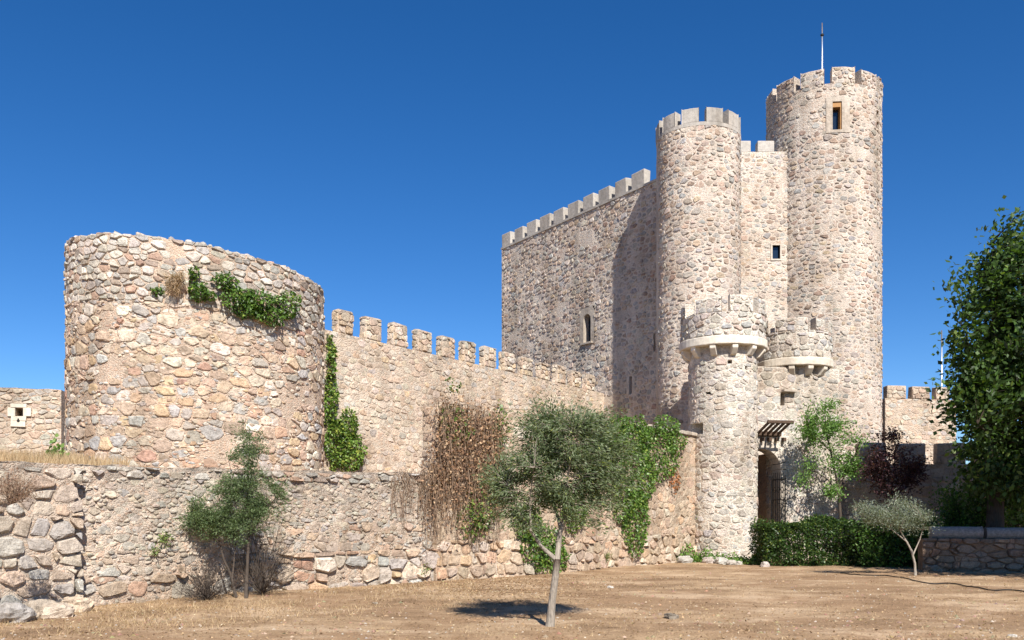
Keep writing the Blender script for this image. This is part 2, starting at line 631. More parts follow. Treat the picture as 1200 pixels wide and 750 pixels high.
def cells(pts, u0, u1, v0, v1, w, h, gap, rects=()):
    asp = w / h
    P = [(p[0], p[1] * asp, p[2]) for p in pts]
    cs = w * 1.5
    grid = {}
    for i, p in enumerate(P):
        grid.setdefault((int(p[0] // cs), int(p[1] // cs)), []).append(i)
    out = []
    for i, (x, y, wt) in enumerate(P):
        if not (u0 - w < x < u1 + w and v0 - h < pts[i][1] < v1 + h):
            continue
        poly = [(x - 2 * w, y - 2 * w), (x + 2 * w, y - 2 * w), (x + 2 * w, y + 2 * w), (x - 2 * w, y + 2 * w)]
        gx, gy = int(x // cs), int(y // cs)
        nb = []
        for a in (-2, -1, 0, 1, 2):
            for b in (-2, -1, 0, 1, 2):
                nb.extend(grid.get((gx + a, gy + b), ()))
        nb = sorted(((P[j][0] - x) ** 2 + (P[j][1] - y) ** 2, j) for j in nb if j != i)[:22]
        g = gap * U(0.35, 1.6) * 0.5
        for d2, j in nb:
            if d2 < 1e-6:
                continue
            d = math.sqrt(d2)
            nx, ny = (P[j][0] - x) / d, (P[j][1] - y) / d
            off = (d2 + wt - P[j][2]) / (2 * d) - g * math.hypot(nx, ny * asp) 
            poly = clip(poly, nx, ny, nx * x + ny * y + off)
            if len(poly) < 3:
                break
        if len(poly) < 3:
            continue
        poly = [(a, b / asp) for a, b in poly]
        for (nx, ny, c) in ((-1, 0, -u0), (1, 0, u1), (0, -1, -v0), (0, 1, v1)):
            poly = clip(poly, nx, ny, c)
            if len(poly) < 3:
                break
        if len(poly) < 3:
            continue
        ok = True
        for r in rects:
            xs = [q[0] for q in poly]
            ys = [q[1] for q in poly]
            if max(xs) <= r[0] or min(xs) >= r[1] or max(ys) <= r[2] or min(ys) >= r[3]:
                continue
            best, ba = None, 0
            for (nx, ny, c) in ((1, 0, r[0]), (-1, 0, -r[1]), (0, 1, r[2]), (0, -1, -r[3])):
                q = clip(poly, nx, ny, c)
                if len(q) >= 3:
                    A = area_c(q)[0]
                    if A > ba:
                        best, ba = q, A
            if best is None:
                ok = False
                break
            poly = best
        if not ok:
            continue
        A = area_c(poly)[0]
        if A < 0.05 * w * h:
            continue
        out.append(poly)
    return out


def round_poly(poly, size):
    q = []
    n = len(poly)
    for i in range(n):
        a, b = poly[i], poly[(i + 1) % n]
        t = U(0.07, 0.24)
        q.append((a[0] + (b[0] - a[0]) * t, a[1] + (b[1] - a[1]) * t))
        q.append((a[0] + (b[0] - a[0]) * (1 - t), a[1] + (b[1] - a[1]) * (1 - t)))
    out = []
    for p in q:
        if not out or math.hypot(p[0] - out[-1][0], p[1] - out[-1][1]) > 0.17 * size:
            out.append(p)
    if len(out) > 3 and math.hypot(out[0][0] - out[-1][0], out[0][1] - out[-1][1]) < 0.17 * size:
        out.pop()
    while len(out) > 10:
        k = min(range(len(out)), key=lambda i: math.hypot(out[i][0] - out[i - 1][0], out[i][1] - out[i - 1][1]))
        out.pop(k)
    return out


def pick(pal):
    r = U(0, sum(p[1] for p in pal))
    for c, w in pal:
        r -= w
        if r <= 0:
            break
    k = U(0.84, 1.2)
    tot = sum(p[1] for p in pal)
    mean = [sum(p[0][i] * p[1] for p in pal) / tot for i in range(3)]
    return tuple(min(0.85, (x * 0.8 + m * 0.2) * k * 1.04 * U(0.97, 1.03)) for x, m in zip(c, mean))


def stone_geo(S, poly, h, sink=0.05, topf=None):
    A, cu, cv = area_c(poly)
    size = math.sqrt(A)
    out = round_poly(poly, size)
    n = len(out)
    if n < 3:
        return None
    if area_c(out)[0] < 1e-6:
        return None
    tu, tv = U(-0.35, 0.35) * h / size, U(-0.35, 0.35) * h / size
    j = 0.035 * size
    vs = []
    sc = U(0.66, 0.88)
    for (a, b) in out:
        vs.append(S.P(a, b, -sink))
    for (a, b) in out:
        k = U(0.95, 1.0)
        vs.append(S.P(cu + (a - cu) * k, cv + (b - cv) * k, h * U(0.45, 0.85)))
    for (a, b) in out:
        k = sc * U(0.86, 1.1)
        du, dv = (a - cu) * k, (b - cv) * k
        vs.append(S.P(cu + du + U(-j, j), cv + dv + U(-j, j), max(0.2 * h, h + tu * du + tv * dv + U(-0.14, 0.14) * h)))
    fs = []
    for r in (0, 1):
        for i in range(n):
            i2 = (i + 1) % n
            fs.append((r * n + i, r * n + i2, (r + 1) * n + i2, (r + 1) * n + i))
    fs.append(tuple(2 * n + i for i in range(n)))
    if S.flip:
        fs = [f[::-1] for f in fs]
    return vs, fs, A, cu, cv


class Rubble:
    """gathers the stones of one thing; the largest in the picture become objects, the rest one part"""

    def __init__(self):
        self.items = []

    def lay(self, S, u0, u1, v0, v1, w, h, gap, relief, pal, parent, rects=(), skip=0.0, wvar=0.45, jit=0.3, vis=None, keep=None, patch=0.4):
        for poly in cells(seeds(u0, u1, v0, v1, w, h, jit, wvar), u0, u1, v0, v1, w, h, gap, rects):
            if skip and U(0, 1) < skip:
                continue
            if keep and not keep(*area_c(poly)[1:]):
                continue
            if patch:
                q_ = S.P(*area_c(poly)[1:])
                if noise.noise((q_[0] * 0.75, q_[1] * 0.75, q_[2] * 0.9)) > patch and U(0, 1) < 0.72:
                    continue
            g = stone_geo(S, poly, relief * (0.25 + 1.5 * U(0, 1) ** 1.6))
            if g is None:
                continue
            vs, fs, A, cu, cv = g
            p = np.array(S.P(cu, cv))
            d = p - CAMP
            dist = np.linalg.norm(d)
            facing = -float(np.dot(d / dist, S.N(cu)))
            px = 600 + F * p[0] / p[1]
            py = HZ - F * (p[2] - EYE) / p[1]
            sc = A * max(0.0, facing) / dist ** 2
            if not (-5 < px < 1205 and -5 < py < 755):
                sc = 0
            if vis and not vis(px, py):
                sc = 0
            par = parent(cu, cv) if callable(parent) else parent
            self.items.append((sc, vs, fs, pick(pal), par, p))

    def finish(self, stuff_parent=None, limit=300, name='stone', stuff='rubble_stone', smooth=True):
        self.items.sort(key=lambda t: -t[0])
        rest = {}
        for k, (sc, vs, fs, col, par, p) in enumerate(self.items):
            if k < limit and sc > 0:
                mb = MB()
                mb.add(vs, fs, col)
                mb.build(name, 'stone', par, smooth=smooth, origin=tuple(p))
            else:
                q = par if stuff_parent is None else stuff_parent
                rest.setdefault(q.name, (q, MB()))[1].add(vs, fs, col)
        for q, mb in rest.values():
            mb.build(stuff, 'stone', q, smooth=smooth, kind='stuff')


PAL_TOWER = [((0.50, 0.37, 0.27), 4), ((0.58, 0.48, 0.37), 4), ((0.42, 0.385, 0.34), 3), ((0.39, 0.39, 0.375), 1.6), ((0.44, 0.27, 0.19), 1.5), ((0.33, 0.25, 0.185), 1.3), ((0.54, 0.39, 0.24), 1.6), ((0.66, 0.6, 0.51), 1.3)]
PAL_TOWERTOP = [((0.46, 0.41, 0.35), 3), ((0.53, 0.48, 0.41), 3), ((0.38, 0.36, 0.32), 3), ((0.33, 0.26, 0.2), 2), ((0.42, 0.27, 0.19), 1), ((0.6, 0.55, 0.48), 1.3)]
PAL_KEEP = [((0.45, 0.37, 0.305), 3), ((0.385, 0.345, 0.305), 3), ((0.44, 0.325, 0.25), 2), ((0.35, 0.345, 0.33), 2), ((0.31, 0.215, 0.165), 1.1), ((0.52, 0.46, 0.39), 2), ((0.48, 0.37, 0.265), 1)]
PAL_GATE = [((0.50, 0.44, 0.37), 3), ((0.44, 0.405, 0.36), 3), ((0.43, 0.42, 0.4), 1.6), ((0.48, 0.37, 0.3), 1.2), ((0.58, 0.53, 0.46), 2.5), ((0.37, 0.31, 0.255), 1)]
PAL_CURTAIN = [((0.54, 0.44, 0.335), 4), ((0.49, 0.37, 0.27), 2.4), ((0.47, 0.43, 0.37), 2), ((0.58, 0.5, 0.4), 3), ((0.40, 0.31, 0.235), 1), ((0.55, 0.4, 0.26), 1)]
PAL_LOW = [((0.44, 0.365, 0.285), 3), ((0.41, 0.38, 0.33), 3), ((0.37, 0.36, 0.335), 2), ((0.54, 0.46, 0.365), 2), ((0.36, 0.275, 0.2), 2), ((0.50, 0.36, 0.25), 2), ((0.42, 0.27, 0.19), 0.5)]
PAL_LOWF = [((0.44, 0.365, 0.285), 3), ((0.40, 0.36, 0.30), 3), ((0.36, 0.335, 0.3), 1), ((0.49, 0.415, 0.33), 2)]
PAL_BOULDER = [((0.46, 0.38, 0.30), 4), ((0.39, 0.365, 0.325), 3), ((0.35, 0.34, 0.315), 1), ((0.54, 0.465, 0.37), 2), ((0.48, 0.36, 0.26), 2)]
PAL_IVYW = [((0.5, 0.385, 0.28), 4), ((0.45, 0.345, 0.255), 3), ((0.53, 0.455, 0.37), 2), ((0.41, 0.3, 0.215), 2), ((0.55, 0.38, 0.25), 1.5)]
PAL_BACK = [((0.47, 0.375, 0.285), 3), ((0.5, 0.43, 0.345), 3), ((0.42, 0.32, 0.24), 2), ((0.43, 0.405, 0.36), 2.2)]


# ------------------------------------------------------------------ ground
def smooth(t):
    t = max(0.0, min(1.0, t))
    return t * t * (3 - 2 * t)


def gz(x, y):
    z = 0.11 * smooth((y - 13.0) / 6.0)
    near = max(0.0, 1.0 - max(0.0, math.hypot(x, y - 18) - 25) / 20.0)
    z += near * (0.045 * noise.noise((x * 0.5, y * 0.5, 3.1)) + 0.018 * noise.noise((x * 2.1, y * 1.6, 9.0)))
    z += near * 0.016 * noise.noise((x * 3.3, y * 3.0, 1.7))
    # wheel ruts that run across the yard
    z -= near * 0.035 * math.exp(-((y - 11.9 - 0.05 * x) / 0.22) ** 2) + near * 0.03 * math.exp(-((y - 16.2 - 0.09 * x) / 0.3) ** 2)
    return z


def axis(a, b, step, far):
    mid = list(np.arange(a, b + 1e-6, step))
    lo, hi = [], []
    d = step
    x = a
    while x > -far:
        d *= 1.5
        x -= d
        lo.append(x)
    d = step
    x = b
    while x < far:
        d *= 1.5
        x += d
        hi.append(x)
    return lo[::-1] + mid + hi


gx, gy = axis(-14, 18, 0.16, 2500), axis(8, 33, 0.16, 2500)
V = np.array([(x, y, gz(x, y)) for x in gx for y in gy])
nx_, ny_ = len(gx), len(gy)
I = np.arange(nx_ * ny_).reshape(nx_, ny_)
Fi = np.stack([I[:-1, :-1], I[1:, :-1], I[1:, 1:], I[:-1, 1:]], -1).reshape(-1, 4)
g = quads_mesh('ground', V, Fi, None, 'earth', smooth=True, origin=np.array([0, 0, 0]))
g['kind'] = 'structure'

# terrace of earth held up by the front walls
TW = [(-11.4, 12.3), (-8.15, 15.1), (-5.6, 17.6), (-3.1, 20.2), (-2.0, 21.24), (0.7, 23.9), (3.4, 27.6), (5.6, 30.6)]
rows = [0.12, 1.0, 2.2, 4.0, 6.0, 9.0, 14.0, 22.0]
tv, tf = [], []
for i, (x, y) in enumerate(TW):
    for j, d in enumerate(rows):
        z = 2.36 + 0.085 * min(d, 6.5) + (0.0 if j == 0 else 0.05 * noise.noise((x * 0.9 + d, y * 0.7, d)))
        dx, dy = (-0.62, 0.78)
        tv.append((x + dx * d, y + dy * d, z))
nr = len(rows)
for i in range(len(TW) - 1):
    for j in range(nr - 1):
        tf.append((i * nr + j, (i + 1) * nr + j, (i + 1) * nr + j + 1, i * nr + j + 1))
mb = MB()
mb.add(tv, tf)
o = mb.build('terrace_ground', 'earth', smooth=True)
o['kind'] = 'structure'


# ------------------------------------------------------------------ ruined round tower on the left
class WarpCyl(Cyl):
    def topf(self, u):
        a = u / self.R
        return 1.0 + (-0.40 * math.sin(a) + 0.05 * noise.noise((u * 1.3, 2.0, 0)) + 0.02 * noise.noise((u * 4.1, 5.0, 0))) / 7.12

    def P(self, u, v, d=0.0):
        x, y, z = Cyl.P(self, u, v, d)
        return (x, y, self.z0 + v * self.topf(u))


T = WarpCyl((-8.93, 25.9), 3.45, 1.5)
t_top = 7.05
tower = thing('ruined_tower', (-8.93, 25.9, 1.5), 'broad round ruined tower of tan and pink rubble with ivy tufts near its rim', 'tower')
mb = MB()
grid_core(mb, T, -math.pi * T.R, math.pi * T.R, 0, t_top, 0.4)
N = 64
ring_o = [T.P(2 * math.pi * T.R * k / N - math.pi * T.R, t_top) for k in range(N)]
ring_i = [T.P(2 * math.pi * T.R * k / N - math.pi * T.R, t_top, -0.75) for k in range(N)]
ring_b = [(p[0], p[1], 7.4) for p in ring_i]
mb.add(ring_o + ring_i + ring_b, [(k, (k + 1) % N, N + (k + 1) % N, N + k) for k in range(N)] + [(N + k, N + (k + 1) % N, 2 * N + (k + 1) % N, 2 * N + k) for k in range(N)] + [tuple(2 * N + k for k in range(N))])
mb.build('wall_core', 'mortar_tower', tower)
rb = Rubble()
vis_t = lambda px, py: py < 548
rb.lay(T, -7.7, 7.7, 0.45, 2.6, 0.43, 0.26, 0.055, 0.032, PAL_TOWER, tower, vis=vis_t, jit=0.34)
rb.lay(T, -7.7, 7.7, 2.6, 5.45, 0.40, 0.24, 0.055, 0.03, PAL_TOWER, tower, vis=vis_t, jit=0.34)
rb.lay(T, -7.7, 7.7, 5.45, t_top + 0.02, 0.28, 0.165, 0.035, 0.034, PAL_TOWERTOP, tower, vis=vis_t, jit=0.34)
# chips wedged in the joints
chips_t = Rubble()
chips_t.lay(T, -5.3, 5.0, 1.0, 5.5, 0.13, 0.075, 0.02, 0.018, PAL_TOWER, tower, skip=0.5, jit=0.45, wvar=0.6)
chips_t.finish(tower, 0, stuff='joint_chips')
# loose stones lying along the broken rim
crest = MB()
u = -9.0
while u < 9.0:
    w = U(0.16, 0.42)
    if U(0, 1) < 0.6:
        hh = U(0.025, 0.075)
        poly = [(u + w * (0.5 + 0.5 * math.cos(t)), 0.30 + 0.25 * math.sin(t)) for t in [k * math.pi / 4 + U(-.2, .2) for k in range(8)]]
        class Top:
            flip = False
            def P(self, a, b, d=0.0):
                return T.P(a, t_top + (d + 0.02) , -b + 0.06)
        g_ = stone_geo(Top(), poly, hh)
        if g_:
            crest.add(g_[0], g_[1], pick(PAL_TOWERTOP))
    u += w * 0.9
crest.build('rim_stone', 'stone', tower, smooth=True, kind='stuff')
rb.finish(tower, 300, smooth=False)


# ------------------------------------------------------------------ far wall at the left edge
FW = Plane((-24.0, 29.4), (-15.45, 31.0), 2.0)
farwall = thing('boundary_wall', (-19.7, 30.2, 2.0), 'low tan rubble wall with a small square loophole, left of the round tower', 'wall')
ul, vl = u_of(FW, 23), 0.0
vl = v_of(FW, ul, 483)
mb = MB()
op = [(ul - 0.12, ul + 0.12, vl - 0.13, vl + 0.13, 0.5)]
topfw = lambda u: 4.12 - 0.018 * u + 0.05 * noise.noise((u * 2, 0, 0))
grid_core(mb, FW, 0, FW.L, 0, 4.1, 0.4, op, top=topfw)
for (ua, ub) in ((0, FW.L),):
    mb.add([FW.P(ua, topfw(ua)), FW.P(ub, topfw(ub)), FW.P(ub, topfw(ub), -0.8), FW.P(ua, topfw(ua), -0.8), FW.P(ub, 0), FW.P(ub, 0, -0.8), FW.P(ua, 0, -0.8)], [(0, 1, 2, 3), (1, 4, 5, 2), (3, 2, 5, 6)])
mb.build('wall_core', 'mortar_back', farwall)
rb = Rubble()
fr = 0.36
rb.lay(FW, 3.0, FW.L - 0.02, 0.2, 3.95, 0.32, 0.17, 0.035, 0.03, PAL_BACK, farwall, rects=[(ul - 0.38, ul + 0.38, vl - 0.52, vl + 0.30)], jit=0.35)
rb.finish(farwall, 150, smooth=False)
for (a, b, c, d) in ((-0.36, -0.125, -0.16, 0.14), (0.125, 0.38, -0.14, 0.15), (-0.27, 0.24, 0.15, 0.29), (-0.26, 0.22, -0.3, -0.15), (-0.26, 0.2, -0.5, -0.31)):
    mb = MB()
    p = FW.P(ul + (a + b) / 2, vl + (c + d) / 2, -0.1)
    mb.box(p, b - a, 0.34, d - c, math.atan2(FW.d[1], FW.d[0]), 0.008)
    mb.build('loophole_block', 'white_stone', farwall, bevel=0.012)
mb = MB()
for (du, dv, r) in ((0.0, -0.30, 0.05), (0.0, -0.24, 0.026)):
    mb.tube([FW.P(ul - 0.02 + du, vl + dv, 0.02), FW.P(ul - 0.02 + du, vl + dv, 0.075)], [r, r], 10)
mb.build('keyhole_shade', 'dark', farwall)  # solid discs on the block; the hole's shade is put into their colour


# ------------------------------------------------------------------ curtain wall between the round tower and the keep
ca, cb = np.array([-5.13, 27.9]), np.array([4.2, 41.3])
cd = (cb - ca) / np.linalg.norm(cb - ca)
CW = Plane(ca - 3 * cd, cb + 0.25 * cd, 1.5)
curt = thing('curtain_wall', (-0.5, 34.6, 1.5), 'long sunlit cream rubble wall with battlements joining round tower and keep', 'wall')
cren = 5.74
mb = MB()
grid_core(mb, CW, 0, CW.L, 0, cren, 0.45)
mb.add([CW.P(0, cren), CW.P(CW.L, cren), CW.P(CW.L, cren, -0.62), CW.P(0, cren, -0.62), CW.P(0, 0, -0.62), CW.P(CW.L, 0, -0.62)], [(0, 1, 2, 3), (3, 2, 5, 4)])
mb.build('wall_core', 'mortar_curtain', curt)
rb = Rubble()
vis_c = lambda px, py: px > 378 and py < 550 and not (570 < px < 740 and py > 470)
rb.lay(CW, 0.5, CW.L - 0.3, 0.6, cren, 0.31, 0.18, 0.05, 0.015, PAL_CURTAIN, curt, skip=0.08, vis=vis_c, jit=0.38)
rzc = math.atan2(CW.d[1], CW.d[0])
for k in range(-1, 13):
    uc = 3.0 + 1.265 * k + U(-0.03, 0.03)
    w = 0.70 + U(-0.04, 0.04)
    h = 0.76 + U(-0.05, 0.05)
    if uc + w / 2 > CW.L - 0.25:
        continue
    mb = MB()
    mb.box(CW.P(uc, cren + h / 2 - 0.01, -0.16), w, 0.3, h, rzc, 0.025)
    me = mb.build('merlon', 'mortar_curtain', curt, bevel=0.06)
    rb.lay(CW, uc - w / 2 + 0.03, uc + w / 2 - 0.03, cren + 0.03, cren + h - 0.06, 0.30, 0.2, 0.03, 0.035, PAL_CURTAIN, me, vis=vis_c)
    endp = Plane(CW.P(uc - w / 2, 0, -0.30)[:2], CW.P(uc - w / 2, 0, -0.02)[:2], 1.5)
    rb.lay(endp, 0.02, 0.27, cren + 0.03, cren + h - 0.06, 0.28, 0.2, 0.03, 0.03, PAL_CURTAIN, me, vis=vis_c)
rb.finish(curt, 300, smooth=False)


# ------------------------------------------------------------------ front retaining walls
def wall_path(name, pts, z0, ztops, mat, label, thick=0.5, foot=-0.3):
    """wall core along a path; returns the thing and its planes"""
    cx = sum(p[0] for p in pts) / len(pts)
    cy = sum(p[1] for p in pts) / len(pts)
    t = thing(name, (cx, cy, 0), label, 'wall')
    S = [Plane(pts[i], pts[i + 1], foot) for i in range(len(pts) - 1)]
    mb = MB()
    for i, s in enumerate(S):
        za, zb = ztops[i] - foot, ztops[i + 1] - foot
        tf_ = lambda u, s=s, za=za, zb=zb: za + (zb - za) * u / s.L + 0.035 * noise.noise((s.P(u, 0)[0] * 2.5, s.P(u, 0)[1] * 2.5, 0)) + 0.05 * noise.noise((s.P(u, 0)[0] * 0.8, 4.0, 0))
        grid_core(mb, s, 0, s.L, 0, max(za, zb), 0.13, top=tf_, jit=0.022)
        n = max(2, int(s.L / 0.3))
        for k in range(n):
            ua, ub = s.L * k / n, s.L * (k + 1) / n
            mb.add([s.P(ua, tf_(ua) - 0.01), s.P(ub, tf_(ub) - 0.01), s.P(ub, tf_(ub) - 0.03, -thick), s.P(ua, tf_(ua) - 0.03, -thick), s.P(ub, 0, -thick), s.P(ua, 0, -thick)], [(0, 1, 2, 3), (3, 2, 4, 5)])
    for s, u in ((S[0], 0.0), (S[-1], S[-1].L)):
        zt = (ztops[0] if u == 0 else ztops[-1]) - foot
        mb.add([s.P(u, 0), s.P(u, zt), s.P(u, zt, -thick), s.P(u, 0, -thick)], [(0, 1, 2, 3)])
    mb.build('wall_core', mat, t)
    return t, S


lowpts = [(-8.3, 14.8), (-5.5, 17.65), (-3.0, 20.2), (-1.75, 21.38)]
lowz = [2.50, 2.53, 2.60, 2.66]
low, LS = wall_path('retaining_wall', lowpts, 0, lowz, 'mortar_low', 'weathered low rubble wall in front of round tower, grey lichen along its top')
rb = Rubble()
f0 = 0.3
for i, s in enumerate(LS):
    big = 0.0 if i == 0 else 1.0
    h1 = f0 + (0.55 if i == 0 else 0.86)
    h2 = f0 + (1.0 if i == 0 else 1.5)
    ht = min(lowz[i], lowz[i + 1]) + f0 - 0.03
    rb.lay(s, 0, s.L, f0 - 0.12, h1, 0.42, 0.29, 0.04, 0.075, PAL_LOW if i == 0 else PAL_TOWER, low, skip=0.28 if i == 0 else 0.0, jit=0.3)
    rb.lay(s, 0, s.L, h1, h2, 0.29, 0.17, 0.045, 0.03, PAL_LOW, low, skip=0.35 if i == 0 else 0.1, jit=0.4)
    rb.lay(s, 0, s.L, h2, ht - 0.16, 0.21, 0.12, 0.04, 0.016, PAL_LOWF, low, skip=0.25, jit=0.45)
    rb.lay(s, 0, s.L, ht - 0.16, ht + 0.03, 0.27, 0.12, 0.02, 0.06, PAL_TOWERTOP, low, skip=0.3, jit=0.25)
rb.finish(low, 300, smooth=False)
chips_l = Rubble()
for i, s in enumerate(LS):
    chips_l.lay(s, 0, s.L, f0, min(lowz[i], lowz[i + 1]) + f0 - 0.05, 0.11, 0.07, 0.02, 0.022, PAL_LOWF, low, skip=0.5, jit=0.45, wvar=0.6)
chips_l.finish(low, 0, stuff='joint_chips')

# boulder-built end of the wall at the far left, standing a little forward
_u80 = u_of(LS[0], 82)
bpts = [LS[0].P(-4.5, 0, 0.2)[:2], LS[0].P(_u80, 0, 0.2)[:2]]
bould, BS = wall_path('boulder_wall', bpts, 0, [2.52, 2.5], 'mortar_low', 'wall end of big grey boulders at the left edge, standing proud of the rubble wall', thick=0.18)
s = BS[0]
rb = Rubble()
rb.lay(s, 1.2, s.L + 0.13, f0 - 0.15, f0 + 2.42, 0.37, 0.25, 0.05, 0.075, PAL_BOULDER, bould, jit=0.34, wvar=0.6)
rb.finish(bould, 300, smooth=False)
# tumbled boulders at its foot
def boulder(name, c, rx, ry, rz_, col, label, group=None, cat='rock', n1=18, n2=12):
    mb = MB()
    seed = U(0, 100)
    vs, fs = [], []
    ang = U(0, 6.28)
    for j in range(n2 + 1):
        ph = -math.pi / 2 + math.pi * j / n2
        for i in range(n1):
            th = 2 * math.pi * i / n1
            d = Vector((math.cos(ph) * math.cos(th), math.cos(ph) * math.sin(th), math.sin(ph)))
            k = 1 + 0.34 * noise.noise(d * 1.4 + Vector((seed, 0, 0))) + 0.17 * noise.noise(d * 3.1 + Vector((0, seed, 0))) + 0.06 * noise.noise(d * 8.0 + Vector((seed, seed, 0)))
            e = 0.75
            q = Vector([math.copysign(abs(c_) ** e, c_) for c_ in d])
            x, y = q.x * rx * k, q.y * ry * k
            vs.append((c[0] + x * math.cos(ang) - y * math.sin(ang), c[1] + x * math.sin(ang) + y * math.cos(ang), c[2] + q.z * rz_ * k))
    for j in range(n2):
        for i in range(n1):
            i2 = (i + 1) % n1
            fs.append((j * n1 + i, j * n1 + i2, (j + 1) * n1 + i2, (j + 1) * n1 + i))
    mb.add(vs, fs, col)
    o = mb.build(name, 'stone', None, smooth=False)
    return tag(o, label, cat, group)


for (px, Y, r, lab) in ((14, 13.9, 0.26, 'big grey boulder at the foot of the wall, nearest the left edge of the photo'),
                        (48, 14.5, 0.24, 'rounded grey boulder fallen below the boulder wall, second from the left edge'),
                        (88, 15.2, 0.22, 'small tan boulder at the corner where boulder wall and rubble wall meet'),
                        (66, 14.4, 0.2, 'flat pale stone tucked between the fallen boulders at the wall corner')):
    x, y = at(px, Y)
    boulder('fallen_boulder', (x, y, gz(x, y) + r * 0.3), r * 1.25, r, r * 0.75, pick(PAL_BOULDER), lab, 'boulders fallen at the left wall')

ivypts = [(-1.78, 21.2), (0.9, 23.75), (3.6, 27.3), (6.35, 31.1)]
ivz = [4.30, 4.36, 4.38, 4.4]
ivw, IS = wall_path('ivy_wall', ivypts, 0, ivz, 'mortar_ivywall', 'higher tan stone wall hung with dry vines and green ivy behind the olive tree')
rb = Rubble()
for i, s in enumerate(IS):
    rb.lay(s, 0.02, s.L, f0 - 0.12, f0 + 1.05, 0.38, 0.27, 0.04, 0.055, PAL_IVYW, ivw, jit=0.25)
    rb.lay(s, 0.02, s.L, f0 + 1.05, f0 + 2.6, 0.36, 0.24, 0.045, 0.022, PAL_IVYW, ivw, skip=0.15, jit=0.3)
    rb.lay(s, 0.02, s.L, f0 + 2.6, f0 + 4.25, 0.5, 0.32, 0.03, 0.012, PAL_IVYW, ivw, skip=0.3, jit=0.2)
endp = Plane(IS[0].P(0, 0, -0.5)[:2], IS[0].P(0, 0)[:2], -0.3)
rb.lay(endp, 0.0, 0.5, 2.8, 4.5, 0.3, 0.22, 0.03, 0.03, PAL_IVYW, ivw)
rb.finish(ivw, 300, smooth=False)
for k in range(11):
    u_ = IS[2].L - 0.1 - 0.42 * k
    mb = MB()
    mb.box(IS[2].P(u_ - 0.2, 4.72, -0.22), 0.4, 0.62, 0.12, math.atan2(IS[2].d[1], IS[2].d[0]), 0.015)
    mb.build('coping_stone', 'ashlar', ivw, bevel=0.02)


# ------------------------------------------------------------------ keep
keep = thing('castle_keep', (7.0, 43.0, 0), 'tall pale stone keep with a corner turret, a higher round tower and battlements', 'castle')
block = sub_empty('keep_block', (6.0, 44.0, 0), keep)
KW = Plane((-0.55, 48.3), (6.3, 38.2), 0.0)
ktop = 15.9
FWK = Plane((8.2, 39.6), (12.7, 39.6), 0.0)
ftop = 17.6


def rect_px(S, x0, y0, x1, y1):
    ua, ub = u_of(S, x0), u_of(S, x1)
    um = (ua + ub) / 2
    return (min(ua, ub), max(ua, ub), v_of(S, um, y1), v_of(S, um, y0))


aw = rect_px(KW, 684, 368, 692.5, 401)
asr = (aw[0] - 0.26, aw[1] + 0.26, aw[2] - 0.12, aw[3] + 0.3)
slit1 = rect_px(KW, 737.5, 441, 740.5, 462)
slit2 = rect_px(KW, 766, 390, 768, 412)
mb = MB()
grid_core(mb, KW, 0, KW.L, 0, ktop, 0.5, [asr + (0.5,), slit1 + (0.6,), slit2 + (0.6,)])
fwin = rect_px(FWK, 905, 287.5, 914, 303.5)
grid_core(mb, FWK, 0, FWK.L, 0, ftop, 0.5, [fwin + (0.3,)])
K = [(6.3, 38.2), (8.2, 38.2), (8.2, 39.6)]
for i in range(2):
    mb.add([(*K[i], 0), (*K[i + 1], 0), (*K[i + 1], ktop), (*K[i], ktop)], [(0, 1, 2, 3)])
B = [(12.7, 39.6), (15.5, 45.0), (9.0, 53.5), (-0.55, 48.3)]
for i in range(3):
    zt = 15.9
    mb.add([(*B[i], 0), (*B[i + 1], 0), (*B[i + 1], zt), (*B[i], zt)], [(0, 1, 2, 3)])
mb.add([(-0.55, 48.3, 15.3), (6.3, 38.2, 15.3), (8.2, 38.2, 15.3), (8.2, 39.6, 15.3), (12.7, 39.6, 15.3), (15.5, 45, 15.3), (9, 53.5, 15.3)], [(0, 1, 2, 3, 4, 5, 6)])
mb.add([FWK.P(0, ftop), FWK.P(FWK.L, ftop), FWK.P(FWK.L, ftop, -0.7), FWK.P(0, ftop, -0.7), FWK.P(FWK.L, 15, -0.7), FWK.P(0, 15, -0.7)], [(0, 1, 2, 3), (3, 2, 4, 5)])
mb.build('wall_core', 'mortar_keep', block)
krb = Rubble()
vis_k = lambda px, py: (px < 708 and py < 440) or (px >= 708 and py < 500)
krb.lay(KW, 0.05, KW.L, 5.0, ktop - 0.02, 0.30, 0.205, 0.07, 0.026, PAL_KEEP, block, rects=[asr, (slit1[0] - .2, slit1[1] + .2, slit1[2] - .05, slit1[3] + .05), slit2], vis=vis_k, jit=0.38, skip=0.03)
krb.lay(FWK, 1.0, 4.2, 5.0, ftop - 0.08, 0.28, 0.18, 0.075, 0.018, PAL_KEEP, block, rects=[(fwin[0] - 0.08, fwin[1] + 0.08, fwin[2] - 0.08, fwin[3] + 0.08)], jit=0.35)
# arched window: surround plate with an arch cut in it, and a pane
rzk = math.atan2(KW.d[1], KW.d[0])


